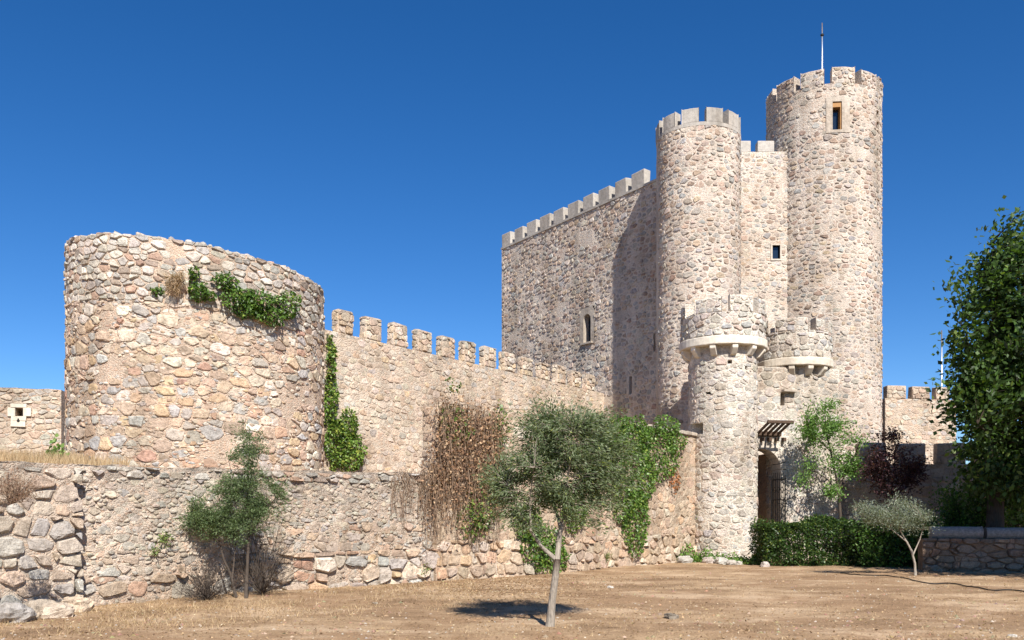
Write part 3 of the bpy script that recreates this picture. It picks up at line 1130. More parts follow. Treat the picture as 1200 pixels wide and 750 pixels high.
def arch_plate(S, o, i, d0, d1, name, mat, parent, n=10):
    """rectangular plate o=(ua,ub,va,vb) with a round-headed opening i=(ua,ub,va,vb)"""
    r = (i[1] - i[0]) / 2
    cu, sp = (i[0] + i[1]) / 2, i[3] - r
    inner = [(i[0], i[2]), (i[0], sp)] + [(cu - r * math.cos(math.pi * k / n), sp + r * math.sin(math.pi * k / n)) for k in range(1, n)] + [(i[1], sp), (i[1], i[2])]
    outer = []
    for (a, b) in inner:
        if b <= sp + 1e-6:
            outer.append((o[0] if a < cu else o[1], b))
        else:
            t = math.atan2(b - sp, a - cu)
            k = min((o[1] - cu) / max(1e-6, abs(math.cos(t))), (o[3] - sp) / max(1e-6, math.sin(t)))
            outer.append((cu + k * math.cos(t), sp + k * math.sin(t)))
    outer[0] = (o[0], o[2])
    outer[-1] = (o[1], o[2])
    mb = MB()
    m = len(inner)
    vs = [S.P(a, b, d1) for a, b in inner] + [S.P(a, b, d1) for a, b in outer] + [S.P(a, b, d0) for a, b in inner]
    fs = []
    for k in range(m - 1):
        fs.append((k, k + 1, m + k + 1, m + k))
        fs.append((k, 2 * m + k, 2 * m + k + 1, k + 1))
    if i[2] > o[2] + 0.01:
        vs += [S.P(o[0], o[2], d1), S.P(o[1], o[2], d1), S.P(i[0], i[2], d0), S.P(i[1], i[2], d0)]
        b = 3 * m
        fs += [(0, m - 1, b + 1, b), (0, b + 2, b + 3, m - 1)]
        vs[m] = S.P(o[0], i[2], d1)
        vs[2 * m - 1] = S.P(o[1], i[2], d1)
        fs += [(m, 0, b), (m - 1, 2 * m - 1, b + 1)]
    mb.add(vs, fs)
    return mb.build(name, mat, parent)


arch_plate(KW, asr, aw, -0.35, 0.02, 'window_surround', 'ashlar', block)
mb = MB()
mb.add([KW.P(aw[0], aw[2], -0.3), KW.P(aw[1], aw[2], -0.3), KW.P(aw[1], aw[3], -0.3), KW.P(aw[0], aw[3], -0.3)], [(0, 1, 2, 3)])
mb.build('window_pane', 'glass', block)
mb = MB()
mb.box(KW.P((aw[0] + aw[1]) / 2, aw[2] - 0.06, 0.0), aw[1] - aw[0] + 0.3, 0.2, 0.1, rzk)
mb.build('window_sill', 'ashlar', block, bevel=0.015)
for sl in (slit1,):
    for sd in (-1, 1):
        mb = MB()
        ue = sl[0] - 0.1 if sd < 0 else sl[1] + 0.1
        mb.box(KW.P(ue, (sl[2] + sl[3]) / 2, -0.14), 0.19, 0.3, sl[3] - sl[2], rzk)
        mb.build('slit_jamb', 'ashlar', block, bevel=0.01)
# window in the front wall
for (a, b, c, d) in ((fwin[0] - .07, fwin[0], fwin[2] - .07, fwin[3] + .07), (fwin[1], fwin[1] + .07, fwin[2] - .07, fwin[3] + .07), (fwin[0], fwin[1], fwin[3], fwin[3] + .07), (fwin[0], fwin[1], fwin[2] - .07, fwin[2])):
    mb = MB()
    mb.box(FWK.P((a + b) / 2, (c + d) / 2, -0.08), b - a, 0.24, d - c)
    mb.build('window_jamb', 'ashlar', block)
mb = MB()
mb.add([FWK.P(fwin[0], fwin[2], -0.14), FWK.P(fwin[1], fwin[2], -0.14), FWK.P(fwin[1], fwin[3], -0.14), FWK.P(fwin[0], fwin[3], -0.14)], [(0, 1, 2, 3)])
mb.build('window_pane', 'glass', block)
# merlons of smooth pale stone along the left wall
mb = MB()
mb.box(KW.P(KW.L / 2, ktop + 0.02, -0.22), KW.L, 0.55, 0.1, rzk)
mb.build('coping', 'concrete', block)
n = 10
for k in range(n):
    uc = 0.42 + k * (KW.L - 0.75) / n + 0.0
    mb = MB()
    hm = 0.68 + U(-0.03, 0.03)
    mb.box(KW.P(uc, ktop + 0.07 + hm / 2, -0.19), 0.80 + U(-.03, .03), 0.36, hm, rzk, 0.02)
    mb.build('merlon', 'concrete', block, bevel=0.035)
for (x0, x1) in ((866.5, 880), (888, 907.5)):
    ua, ub = u_of(FWK, x0), u_of(FWK, x1)
    mb = MB()
    mb.box(FWK.P((ua + ub) / 2, ftop + 0.24, -0.22), ub - ua, 0.42, 0.5)
    mb.build('merlon', 'concrete', block, bevel=0.03)


def ring_solid(mb, c, r0, r1, z0, z1, a0=0.0, a1=2 * math.pi, n=48, jit=0.0):
    full = abs(a1 - a0 - 2 * math.pi) < 1e-6
    m = n if full else n + 1
    vs = []
    for k in range(m):
        a = a0 + (a1 - a0) * k / n
        for (r, z) in ((r0, z0), (r1, z0), (r1, z1), (r0, z1)):
            vs.append((c[0] + (r + U(-jit, jit)) * math.sin(a), c[1] - (r + U(-jit, jit)) * math.cos(a), z + U(-jit, jit)))
    fs = []
    for k in range(n):
        k2 = (k + 1) % m
        for q in range(4):
            q2 = (q + 1) % 4
            fs.append((k * 4 + q, k * 4 + q2, k2 * 4 + q2, k2 * 4 + q))
    if not full:
        fs += [(0, 1, 2, 3), (n * 4 + 3, n * 4 + 2, n * 4 + 1, n * 4)]
    mb.add(vs, fs)


def round_core(mb, S, v0, v1, openings=(), thick=0.4, deck=0.7, depth=0.35):
    grid_core(mb, S, -math.pi * S.R, math.pi * S.R, v0, v1, 0.32, openings, depth)
    N = 40
    o_ = [S.P(2 * math.pi * S.R * k / N - math.pi * S.R, v1) for k in range(N)]
    i_ = [S.P(2 * math.pi * S.R * k / N - math.pi * S.R, v1, -thick) for k in range(N)]
    b_ = [(p[0], p[1], p[2] - deck) for p in i_]
    mb.add(o_ + i_ + b_, [(k, (k + 1) % N, N + (k + 1) % N, N + k) for k in range(N)] + [(N + k, N + (k + 1) % N, 2 * N + (k + 1) % N, 2 * N + k) for k in range(N)] + [tuple(2 * N + k for k in range(N))])


# corner turret
TU = Cyl((7.53, 36.6), 1.67, 0.0)
turret = sub_empty('corner_turret', (7.53, 36.6, 0), keep)
tt = 16.86
mb = MB()
round_core(mb, TU, 0, tt)
mb.build('wall_core', 'mortar_keep', turret)
vis_u = lambda px, py: py < 500 and not (800 < px < 900 and py > 350)
krb.lay(TU, -2.35, 2.25, 3.8, tt - 0.1, 0.29, 0.195, 0.075, 0.022, PAL_KEEP, turret, vis=vis_u, jit=0.38, skip=0.03)
mb = MB()
ring_solid(mb, TU.c, 1.3, 1.685, tt - 0.12, tt + 0.02)
mb.build('coping', 'concrete', turret)
for k in range(11):
    a = math.radians(-22 + 360 / 11 * k)
    mb = MB()
    ring_solid(mb, TU.c, 1.32, 1.67, tt + 0.02, tt + 0.58, a - math.radians(11.5), a + math.radians(11.5), 6, 0.006)
    mb.build('merlon', 'concrete', turret, bevel=0.025)

# tall round tower
TT = Cyl((14.1, 41.0), 2.47, 0.0)
tall = sub_empty('tall_tower', (14.1, 41.0, 0), keep)
th_ = 20.1
twin = rect_px(TT, 975.5, 119, 986.5, 152)
tslot = [rect_px(TT, 1027.0, 130, 1030, 138), rect_px(TT, 1027.5, 143, 1030, 150)]
mb = MB()
round_core(mb, TT, 0, th_, [twin + (0.5,)] + [q + (0.4,) for q in tslot], 0.5, 1.0)
mb.build('wall_core', 'mortar_keep', tall)
wr = (twin[0] - 0.26, twin[1] + 0.34, twin[2] - 0.12, twin[3] + 0.2)
krb.lay(TT, -4.9, 3.3, 3.2, th_, 0.30, 0.19, 0.075, 0.022, PAL_KEEP, tall, rects=[wr] + tslot, jit=0.36, skip=0.03, vis=lambda px, py: py < 480)
for k in range(12):
    a = math.radians(0.8 + 30 * k)
    mb = MB()
    hm = 0.66 + U(-0.04, 0.04)
    ring_solid(mb, TT.c, 2.0, 2.47, th_ - 0.01, th_ + hm, a - math.radians(11.4), a + math.radians(11.4), 6, 0.012)
    me = mb.build('merlon', 'mortar_keep', tall, bevel=0.025)
    if k in (0, 1, 2, 9, 10, 11):
        aa = a if a < math.pi else a - 2 * math.pi
        krb.lay(TT, (aa - 0.19) * 2.47, (aa + 0.19) * 2.47, th_, th_ + hm - 0.04, 0.26, 0.17, 0.05, 0.03, PAL_KEEP, me)
# plaster surround, wooden frame and pane of the tower window
for (a, b, c, d) in ((wr[0], twin[0], wr[2], wr[3]), (twin[1], wr[1], wr[2], wr[3]), (twin[0], twin[1], twin[3], wr[3]), (twin[0], twin[1], wr[2], twin[2])):
    mb = MB()
    vs = []
    for dd in (-0.05, 0.03):
        vs += [TT.P(a, c, dd), TT.P(b, c, dd), TT.P(b, d, dd), TT.P(a, d, dd)]
    mb.add(vs, [(4, 5, 6, 7), (0, 1, 5, 4), (1, 2, 6, 5), (2, 3, 7, 6), (3, 0, 4, 7)])
    mb.build('window_surround', 'ashlar', tall)
for (a, b, c, d) in ((twin[1] - 0.05, twin[1] - 0.004, twin[2] + .004, twin[3] - .004), (twin[0] + .004, twin[1] - 0.052, twin[3] - 0.22, twin[3] - .004)):
    mb = MB()
    vs = []
    for dd in (-0.42, -0.02):
        vs += [TT.P(a, c, dd), TT.P(b, c, dd), TT.P(b, d, dd), TT.P(a, d, dd)]
    mb.add(vs, [(4, 5, 6, 7), (0, 1, 5, 4), (1, 2, 6, 5), (2, 3, 7, 6), (3, 0, 4, 7)])
    mb.build('window_frame', 'wood', tall)
mb = MB()
mb.add([TT.P(twin[0] + .004, twin[2] + .004, -0.3), TT.P(twin[1] - 0.055, twin[2] + .004, -0.3), TT.P(twin[1] - 0.055, twin[3] - 0.23, -0.3), TT.P(twin[0] + .004, twin[3] - 0.23, -0.3)], [(0, 1, 2, 3)])
mb.build('window_pane', 'glass', tall)
krb.finish(None, 300, smooth=False)

# poles
def pole(name, x, y, z0, z1, r, label, cat, ring=None):
    t = thing(name, (x, y, z0), label, cat)
    mb = MB()
    mb.tube([(x, y, z0), (x, y, z0 + (z1 - z0) * 0.75), (x, y, z1)], [r, r * 0.9, r * 0.6], 8)
    mb.build('shaft', 'metal', t, smooth=True)
    mb = MB()
    mb.tube([(x, y, z0), (x, y, z0 + 0.12)], [r * 3.2, r * 3.2], 10)
    mb.build('base_plate', 'metal', t)
    if ring:
        mb = MB()
        mb.tube([(x, y, ring - 0.06), (x, y, ring - 0.03), (x, y, ring + 0.03), (x, y, ring + 0.06)], [r, r * 2.2, r * 2.2, r], 10)
        mb.build('collar', 'iron', t)
    return t


pole('lightning_rod', 14.06, 41.0, 19.1, 24.0, 0.035, 'thin white metal mast rising from the top of the tall round tower', 'mast', 23.45)


# ------------------------------------------------------------------ gatehouse
gate = thing('gatehouse', (9.0, 32.2, 0), 'pale stone gatehouse with two small white-ringed turrets and an arched entrance', 'gatehouse')
grb = Rubble()


def gate_turret(c, R, zr0, zr1, Rr, Rp, zc, zm, openings, phase, skipgap, merl):
    t = sub_empty('gate_turret', (c[0], c[1], 0), gate)
    S = Cyl(c, R, 0.0)
    ops = [rect_px(S, *o) + (0.45,) for o in openings]
    mb = MB()
    grid_core(mb, S, -math.pi * R, math.pi * R, 0, zr0 + 0.05, 0.3, ops)
    mb.build('wall_core', 'mortar_gate', t)
    grb.lay(S, -2.1 * R, 2.0 * R, 0.05, 2.3, 0.33, 0.22, 0.075, 0.018, PAL_GATE, t, rects=ops, jit=0.36)
    grb.lay(S, -2.1 * R, 2.0 * R, 2.3, zr0 - 0.1, 0.31, 0.205, 0.08, 0.018, PAL_GATE, t, rects=ops, jit=0.38, wvar=0.55)
    mb = MB()
    ring_solid(mb, c, R - 0.1, Rr, zr0, zr1, jit=0.006)
    mb.build('ring_slab', 'white_stone', t, bevel=0.03)
    for k in range(12):
        a = math.radians(phase + 30 * k)
        mb = MB()
        hw = 0.1
        sx, sy = math.sin(a), -math.cos(a)
        tx, ty = math.cos(a), math.sin(a)
        vs = []
        for s_ in (-1, 1):
            for (r, z) in ((R - 0.06, zr0 - 0.36), (R + 0.10, zr0 - 0.32), (Rr - 0.05, zr0 - 0.12), (Rr - 0.05, zr0 + 0.01), (R - 0.06, zr0 + 0.01)):
                vs.append((c[0] + sx * r + tx * hw * s_, c[1] + sy * r + ty * hw * s_, z))
        fs = [(4, 3, 2, 1, 0), (5, 6, 7, 8, 9)] + [(i, (i + 1) % 5, 5 + (i + 1) % 5, 5 + i) for i in range(5)]
        mb.add(vs, fs)
        mb.build('corbel', 'white_stone', t, bevel=0.02)
    S2 = Cyl(c, Rp, 0.0)
    mb = MB()
    round_core(mb, S2, zr1 - 0.02, zc, thick=0.3, deck=0.5)
    mb.build('parapet', 'mortar_gate', t)
    grb.lay(S2, -2.1 * Rp, 2.0 * Rp, zr1 + 0.02, zc - 0.02, 0.3, 0.22, 0.05, 0.03, PAL_GATE, t, jit=0.38)
    for (a0, a1, hf) in merl:
        mb = MB()
        ring_solid(mb, c, Rp - 0.28, Rp, zc - 0.01, zc + (zm - zc) * hf, math.radians(a0), math.radians(a1), 6, 0.015)
        me = mb.build('merlon', 'mortar_gate', t, bevel=0.03)
        grb.lay(S2, math.radians(a0) * Rp + 0.02, math.radians(a1) * Rp - 0.02, zc, zc + (zm - zc) * hf - 0.04, 0.26, 0.19, 0.05, 0.028, PAL_GATE, me)
    return S


G1 = gate_turret((7.34, 31.5), 1.17, 7.37, 7.66, 1.50, 1.43, 8.46, 9.0, [(810, 496, 824, 509), (853, 422, 858, 426), (827, 459, 833, 462), (873, 429, 876, 433)], 3.4, None,
                 [(-118, -72, 0.8), (-52, -14, 0.9), (-4, 30, 1.0), (40, 76, 0.95), (92, 130, 0.9), (145, 180, 1.0), (195, 225, .9)])
G2 = gate_turret((10.22, 32.7), 1.0, 6.9, 7.18, 1.33, 1.26, 8.12, 8.56, [], 8.0, None,
                 [(-118, -62, 1.0), (-48, 4, 1.0), (16, 34, 0.9), (46, 92, 1.0), (110, 160, 1.0), (180, 220, 1.0)])
# wall with the arched entrance
GW = Plane((7.3, 31.15), (11.6, 32.05), 0.0)
gwall = sub_empty('gate_wall', (9.1, 32.3, 0), gate)
ur = u_of(GW, 914.5)
oi = (ur - 1.42, ur, 0.0, 3.97)
oo = (oi[0] - 0.26, oi[1] + 0.26, 0.0, 4.24)
mb = MB()
gholes = [rect_px(GW, 914.5, 460, 919.5, 475), rect_px(GW, 952, 455, 955, 469)]
grid_core(mb, GW, 0, GW.L, 0, 6.85, 0.35, [oo + (0.0,)] + [q_ + (0.5,) for q_ in gholes])
mb.add([GW.P(0, 6.85), GW.P(GW.L, 6.85), GW.P(GW.L, 6.85, -0.7), GW.P(0, 6.85, -0.7), GW.P(GW.L, 4.3, -0.7), GW.P(0, 4.3, -0.7), GW.P(GW.L, 0), GW.P(GW.L, 0, -1.2), GW.P(GW.L, 6.85, -1.2)], [(0, 1, 2, 3), (3, 2, 4, 5), (1, 6, 7, 8)])
# spandrels
r_o = (oo[1] - oo[0]) / 2
cu_, sp_ = (oi[0] + oi[1]) / 2, 3.97 - 0.71
for sd in (-1, 1):
    arc = [(cu_ + sd * 0.97 * math.cos(t), sp_ + 0.97 * math.sin(t)) for t in np.linspace(0, math.pi / 2, 9)]
    cor = (cu_ + sd * 0.975, 4.245)
    for k in range(8):
        mb.add([GW.P(*cor, -0.004), GW.P(*arc[k], -0.004), GW.P(*arc[k + 1], -0.004)], [(0, 1, 2)])
mb.build('wall_core', 'mortar_gate', gwall)
grb.lay(GW, 0.9, GW.L, 0.05, 6.8, 0.38, 0.25, 0.07, 0.016, PAL_GATE, gwall, rects=[(oo[0] + .1, oo[1] - .05, -1, 4.2)] + gholes, jit=0.36, wvar=0.55)
grb.finish(None, 300, smooth=False)
mb = MB()
hq = gholes[0]
mb.box(GW.P(hq[1] + 0.12, hq[3] + 0.05, 0.06), 0.5, 0.3, 0.09, 0.25, 0.012)
mb.build('lintel', 'ashlar', gwall, bevel=0.02)
for k in range(11):                       # voussoirs
    t0, t1 = math.pi * k / 11 + 0.012, math.pi * (k + 1) / 11 - 0.012
    mb = MB()
    vs = []
    for dd in (-0.62, 0.02 + U(-0.008, 0.01)):
        for t in (t0, (t0 + t1) / 2, t1):
            vs.append(GW.P(cu_ + 0.71 * math.cos(t), sp_ + 0.71 * math.sin(t), dd))
        for t in (t1, (t0 + t1) / 2, t0):
            vs.append(GW.P(cu_ + 0.96 * math.cos(t), sp_ + 0.96 * math.sin(t), dd))
    mb.add(vs, [(6, 7, 8, 9, 10, 11)] + [(i, (i + 1) % 6, 6 + (i + 1) % 6, 6 + i) for i in range(6)])
    mb.build('voussoir', 'ashlar', gwall, bevel=0.012)
rzg = math.atan2(GW.d[1], GW.d[0])
for sd in (0, 1):
    z = 0.0
    while z < sp_ - 0.02:
        h = min(U(0.3, 0.48), sp_ - z)
        if sp_ - z - h < 0.15:
            h = sp_ - z
        mb = MB()
        uc = oi[0] - 0.125 if sd == 0 else oi[1] + 0.125
        mb.box(GW.P(uc, z + h / 2, -0.3 + U(-0.006, 0.01)), 0.245, 0.62, h - 0.014, rzg)
        mb.build('jamb_block', 'ashlar', gwall, bevel=0.012)
        z += h
# passage behind the arch: brown rubble walls and a vault
mb = MB()
for uu in (oi[0] - 0.1, oi[1] + 0.16):
    mb.add([GW.P(uu, 0, -0.63), GW.P(uu, 3.9, -0.63), GW.P(uu, 3.9, -2.6), GW.P(uu, 0, -2.6)], [(0, 1, 2, 3)])
mb.add([GW.P(oi[0] - 0.3, 4.3, -0.6), GW.P(oi[1] + 0.3, 4.3, -0.6), GW.P(oi[1] + 0.3, 4.3, -2.7), GW.P(oi[0] - 0.3, 4.3, -2.7)], [(0, 1, 2, 3)])
mb.build('passage_wall', 'mortar_tower', gwall)
BK = Plane(GW.P(oi[0] - 0.3, 0, -2.6)[:2], GW.P(oi[1] + 0.4, 0, -2.6)[:2], 0.0)
mb = MB()
grid_core(mb, BK, 0, BK.L, 0, 4.3, 0.5)
mb.build('passage_back', 'mortar_tower', gwall)
prb = Rubble()
prb.lay(BK, 0.02, BK.L, 0.05, 4.1, 0.32, 0.22, 0.04, 0.03, PAL_TOWER, gwall)
prb.finish(gwall, 60)

# slatted timber canopy above the arch
can = sub_empty('canopy', GW.P(ur - 0.5, 4.4, 0.1), gate)
cl, cr_ = u_of(GW, 884), u_of(GW, 914)
Pc = lambda u, t, dz=0.0: GW.P(u, 4.42 + 0.36 * t + dz, 0.02 + 0.95 * t)   # t=0 at the wall, 1 at the raised outer edge
def slab(mb, ua, ub, ta, tb, za, zb):
    vs = [Pc(ua, ta, za), Pc(ub, ta, za), Pc(ub, tb, za), Pc(ua, tb, za), Pc(ua, ta, zb), Pc(ub, ta, zb), Pc(ub, tb, zb), Pc(ua, tb, zb)]
    mb.add(vs, [(3, 2, 1, 0), (4, 5, 6, 7), (0, 1, 5, 4), (1, 2, 6, 5), (2, 3, 7, 6), (3, 0, 4, 7)])
mb = MB(); slab(mb, cl, cr_, 0.94, 1.0, 0.0, 0.09); mb.build('edge_beam', 'darkwood', can)
mb = MB(); slab(mb, cl, cr_, 0.0, 0.1, -0.02, 0.12); mb.build('wall_beam', 'darkwood', can)
nraf = 5
for k in range(nraf):
    ua = cl + (cr_ - cl) * (k + 0.15) / nraf
    mb = MB(); slab(mb, ua, ua + 0.07, 0.1, 0.94, 0.0, 0.07); mb.build('rafter', 'darkwood', can)
for k in range(4):
    ua = cl + 0.25 + 0.27 * k
    mb = MB(); mb.box(GW.P(ua, 4.3, 0.08), 0.1, 0.22, 0.13, rzg); mb.build('bracket', 'darkwood', can, bevel=0.01)

# wrought iron gate leaf standing ajar in the arch
leaf = thing('iron_gate', (9.2, 32.0, 0.1), 'black wrought iron gate leaf standing ajar in the arched entrance', 'gate')
ga, gb_ = np.array(at(904.5, 31.75)), np.array(at(920, 31.0))
lp = lambda t, z: (ga[0] + (gb_[0] - ga[0]) * t, ga[1] + (gb_[1] - ga[1]) * t, z)
for z in (0.2, 1.25, 2.2, 2.9):
    mb = MB(); mb.tube([lp(0, z), lp(1, z)], [0.02, 0.02], 6); mb.build('rail', 'iron', leaf)
for k in range(8):
    t = k / 7
    r = 0.035 if k == 0 else (0.028 if k == 7 else 0.013)
    mb = MB(); mb.tube([lp(t, 0.12), lp(t, 3.05 + (0.1 if 0 < k < 7 else 0.0))], [r, r * 0.8], 6); mb.build('bar', 'iron', leaf)
for k in range(3):
    t = 0.21 + 0.29 * k
    mb = MB(); mb.tube([lp(t + 0.1 * math.cos(q), 2.55 + 0.09 * math.sin(q)) for q in np.linspace(0, 2 * math.pi, 13)], [0.011] * 13, 5); mb.build('scroll', 'iron', leaf)

# crenellated wall to the right of the gate (in the shade of the trees)
RW = Plane((11.2, 32.5), (20.5, 32.3), 0.0)
rwall = thing('barbican_wall', (15.5, 32.7, 0), 'low crenellated rubble wall in deep tree shade right of the gate', 'wall')
rc = 3.5
mb = MB()
grid_core(mb, RW, 0, RW.L, 0, rc, 0.4)
mb.add([RW.P(0, rc), RW.P(RW.L, rc), RW.P(RW.L, rc, -0.5), RW.P(0, rc, -0.5), RW.P(RW.L, 0, -0.5), RW.P(0, 0, -0.5)], [(0, 1, 2, 3), (3, 2, 4, 5)])
mb.build('wall_core', 'mortar_curtain', rwall)
rrb = Rubble()
rrb.lay(RW, 0.3, RW.L, 0.3, rc, 0.38, 0.26, 0.045, 0.04, PAL_KEEP, rwall, jit=0.36)
rzr = math.atan2(RW.d[1], RW.d[0])
uref = u_of(RW, 1069)
for k in range(-3, 5):
    uc = uref + 1.40 * k
    if uc - 0.5 < 0.5 or uc > RW.L - 0.5:
        continue
    mb = MB()
    mb.box(RW.P(uc, rc + 0.38, -0.2), 1.0, 0.38, 0.78, rzr, 0.03)
    me = mb.build('merlon', 'mortar_curtain', rwall, bevel=0.05)
    rrb.lay(RW, uc - 0.47, uc + 0.47, rc + 0.03, rc + 0.72, 0.34, 0.22, 0.04, 0.035, PAL_KEEP, me)
rrb.finish(rwall, 200, smooth=False)

# square crenellated tower behind, at the right
BT = Plane((18.15, 44.0), (21.9, 44.6), 0.0)
BT2 = Plane((17.75, 47.5), (18.15, 44.0), 0.0)
btw = thing('square_tower', (20.0, 46.0, 0), 'sunlit crenellated stone wall corner beyond the tall tower, beside the big tree', 'tower')
bc, bmz = 7.38, 0.62
mb = MB()
grid_core(mb, BT, 0, BT.L, 0, bc, 0.5)
grid_core(mb, BT2, 0, BT2.L, 0, bc, 0.5)
q = [(18.15, 44.0, bc), (21.9, 44.6, bc), (21.5, 48.5, bc), (17.75, 47.5, bc)]
mb.add(q + [(21.9, 44.6, 0), (21.5, 48.5, 0), (17.75, 47.5, 0)], [(0, 1, 2, 3), (1, 4, 5, 2), (2, 5, 6, 3)])
mb.build('wall_core', 'mortar_back', btw)
brb = Rubble()
brb.lay(BT, 0.02, BT.L, 2.5, bc, 0.34, 0.2, 0.05, 0.022, PAL_BACK, btw, jit=0.3)
rzb = math.atan2(BT.d[1], BT.d[0])
for (x0, x1) in ((1040, 1062), (1069, 1090), (1097, 1113)):
    ua, ub = u_of(BT, x0), u_of(BT, x1)
    mb = MB()
    mb.box(BT.P((ua + ub) / 2, bc + bmz / 2, -0.2), ub - ua, 0.38, bmz, rzb, 0.02)
    me = mb.build('merlon', 'mortar_back', btw, bevel=0.03)
    brb.lay(BT, ua + 0.03, ub - 0.03, bc + 0.02, bc + bmz - 0.05, 0.36, 0.22, 0.04, 0.03, PAL_BACK, me)
brb.finish(btw, 200, smooth=False)
pole('flagpole', *at(1103.5, 45.3), 7.38, 10.95, 0.045, 'slim white flagpole on the wall corner beside the big tree', 'flagpole')

# low dry-stone wall at the right edge with column drums laid along it
DW = Plane((11.3, 24.9), (17.5, 23.6), -0.2)
dry = thing('dry_stone_wall', (14, 24.4, 0), 'low dark dry-stone wall in the shade at the right edge', 'wall')
mb = MB()
grid_core(mb, DW, 0, DW.L, 0, 1.2, 0.3, jit=0.03)
mb.add([DW.P(0, 1.2), DW.P(DW.L, 1.2), DW.P(DW.L, 1.2, -0.55), DW.P(0, 1.2, -0.55), DW.P(0, 0), DW.P(0, 0, -0.55)], [(0, 1, 2, 3), (4, 0, 3, 5)])
mb.build('wall_core', 'dryearth', dry)
drb = Rubble()
drb.lay(DW, 0.0, DW.L, 0.1, 1.22, 0.36, 0.17, 0.02, 0.08, [((0.3, 0.2, 0.14), 3), ((0.24, 0.19, 0.15), 3), ((0.34, 0.25, 0.18), 2), ((0.2, 0.14, 0.1), 2)], dry, jit=0.36, wvar=0.6)  # stone colours darkened to stand in for deep tree shade
drb.finish(dry, 150, smooth=False)
u = 0.25
labs = ['grey stone column drum lying on the low wall, left of the two', 'grey stone column drum lying on the low wall at the right edge', 'grey stone column drum on the low wall beyond the right edge']
for k, Ln in enumerate((1.32, 1.5, 1.6)):
    mb = MB()
    R_ = 0.175 - 0.012 * k
    n_ = 7
    pts = [DW.P(u + Ln * i / n_, 1.2 + R_ * 0.93, -0.24) for i in range(n_ + 1)]
    mb.tube(pts, [R_ * (1 + U(-0.03, 0.03)) for _ in pts], 16)
    o = mb.build('column_drum', 'granite', None, smooth=False, bevel=0.02)
    tag(o, labs[k], 'column drum', 'column drums laid along the low wall')
    u += Ln + 0.09


# ------------------------------------------------------------------ vegetation
def unit(a):
    return a / np.maximum(1e-9, np.linalg.norm(a, axis=1, keepdims=True))


def leaves(P, D, L, W, C, name, mat, parent, kind=None, upbias=0.4):
    """one small kite-shaped face pair per leaf"""
    n = len(P)
    D = unit(D)
    R = nrg.normal(size=(n, 3)) + np.array([0, 0, upbias])
    X = unit(np.cross(D, R))
    Nn = np.cross(X, D)
    L = L[:, None]
    W = W[:, None]
    curl = nrg.uniform(-0.15, 0.15, (n, 1)) * L
    V = np.empty((n, 4, 3))
    V[:, 0] = P
    V[:, 1] = P + D * L * 0.45 + X * W * 0.5
    V[:, 2] = P + D * L + Nn * curl
    V[:, 3] = P + D * L * 0.45 - X * W * 0.5
    Fq = np.arange(n * 4).reshape(n, 4)
    Cc = np.repeat(C, 4, axis=0)
    return quads_mesh(name, V.reshape(-1, 3), Fq, Cc, mat, parent, kind)


def tints(n, cols, wts, var=0.25):
    cols = np.array(cols)
    wts = np.array(wts, dtype=float)
    k = nrg.choice(len(cols), n, p=wts / wts.sum())
    return np.clip(cols[k] * nrg.uniform(1 - var, 1 + var, (n, 1)), 0.004, 0.9)


def crown_points(ells, n, gap=0.0, seed=0.0, fs=1.2, power=2.0):
    vol = np.array([e[3] * e[4] * e[5] for e in ells])
    out = []
    tries = 0
    while len(out) < n and tries < n * 30:
        tries += 1
        e = ells[nrg.choice(len(ells), p=vol / vol.sum())]
        d = nrg.normal(size=3)
        d /= np.linalg.norm(d)
        r = nrg.uniform() ** (1 / power)
        lump = 1 + 0.28 * noise.noise(Vector(d * 2.2) + Vector((seed, e[0], e[2])))
        p = np.array(e[:3]) + d * r * lump * np.array(e[3:6])
        if gap and noise.noise(Vector(p * fs) + Vector((seed, 3, 7))) < -0.5 + gap:
            continue
        out.append(p)
    return np.array(out)


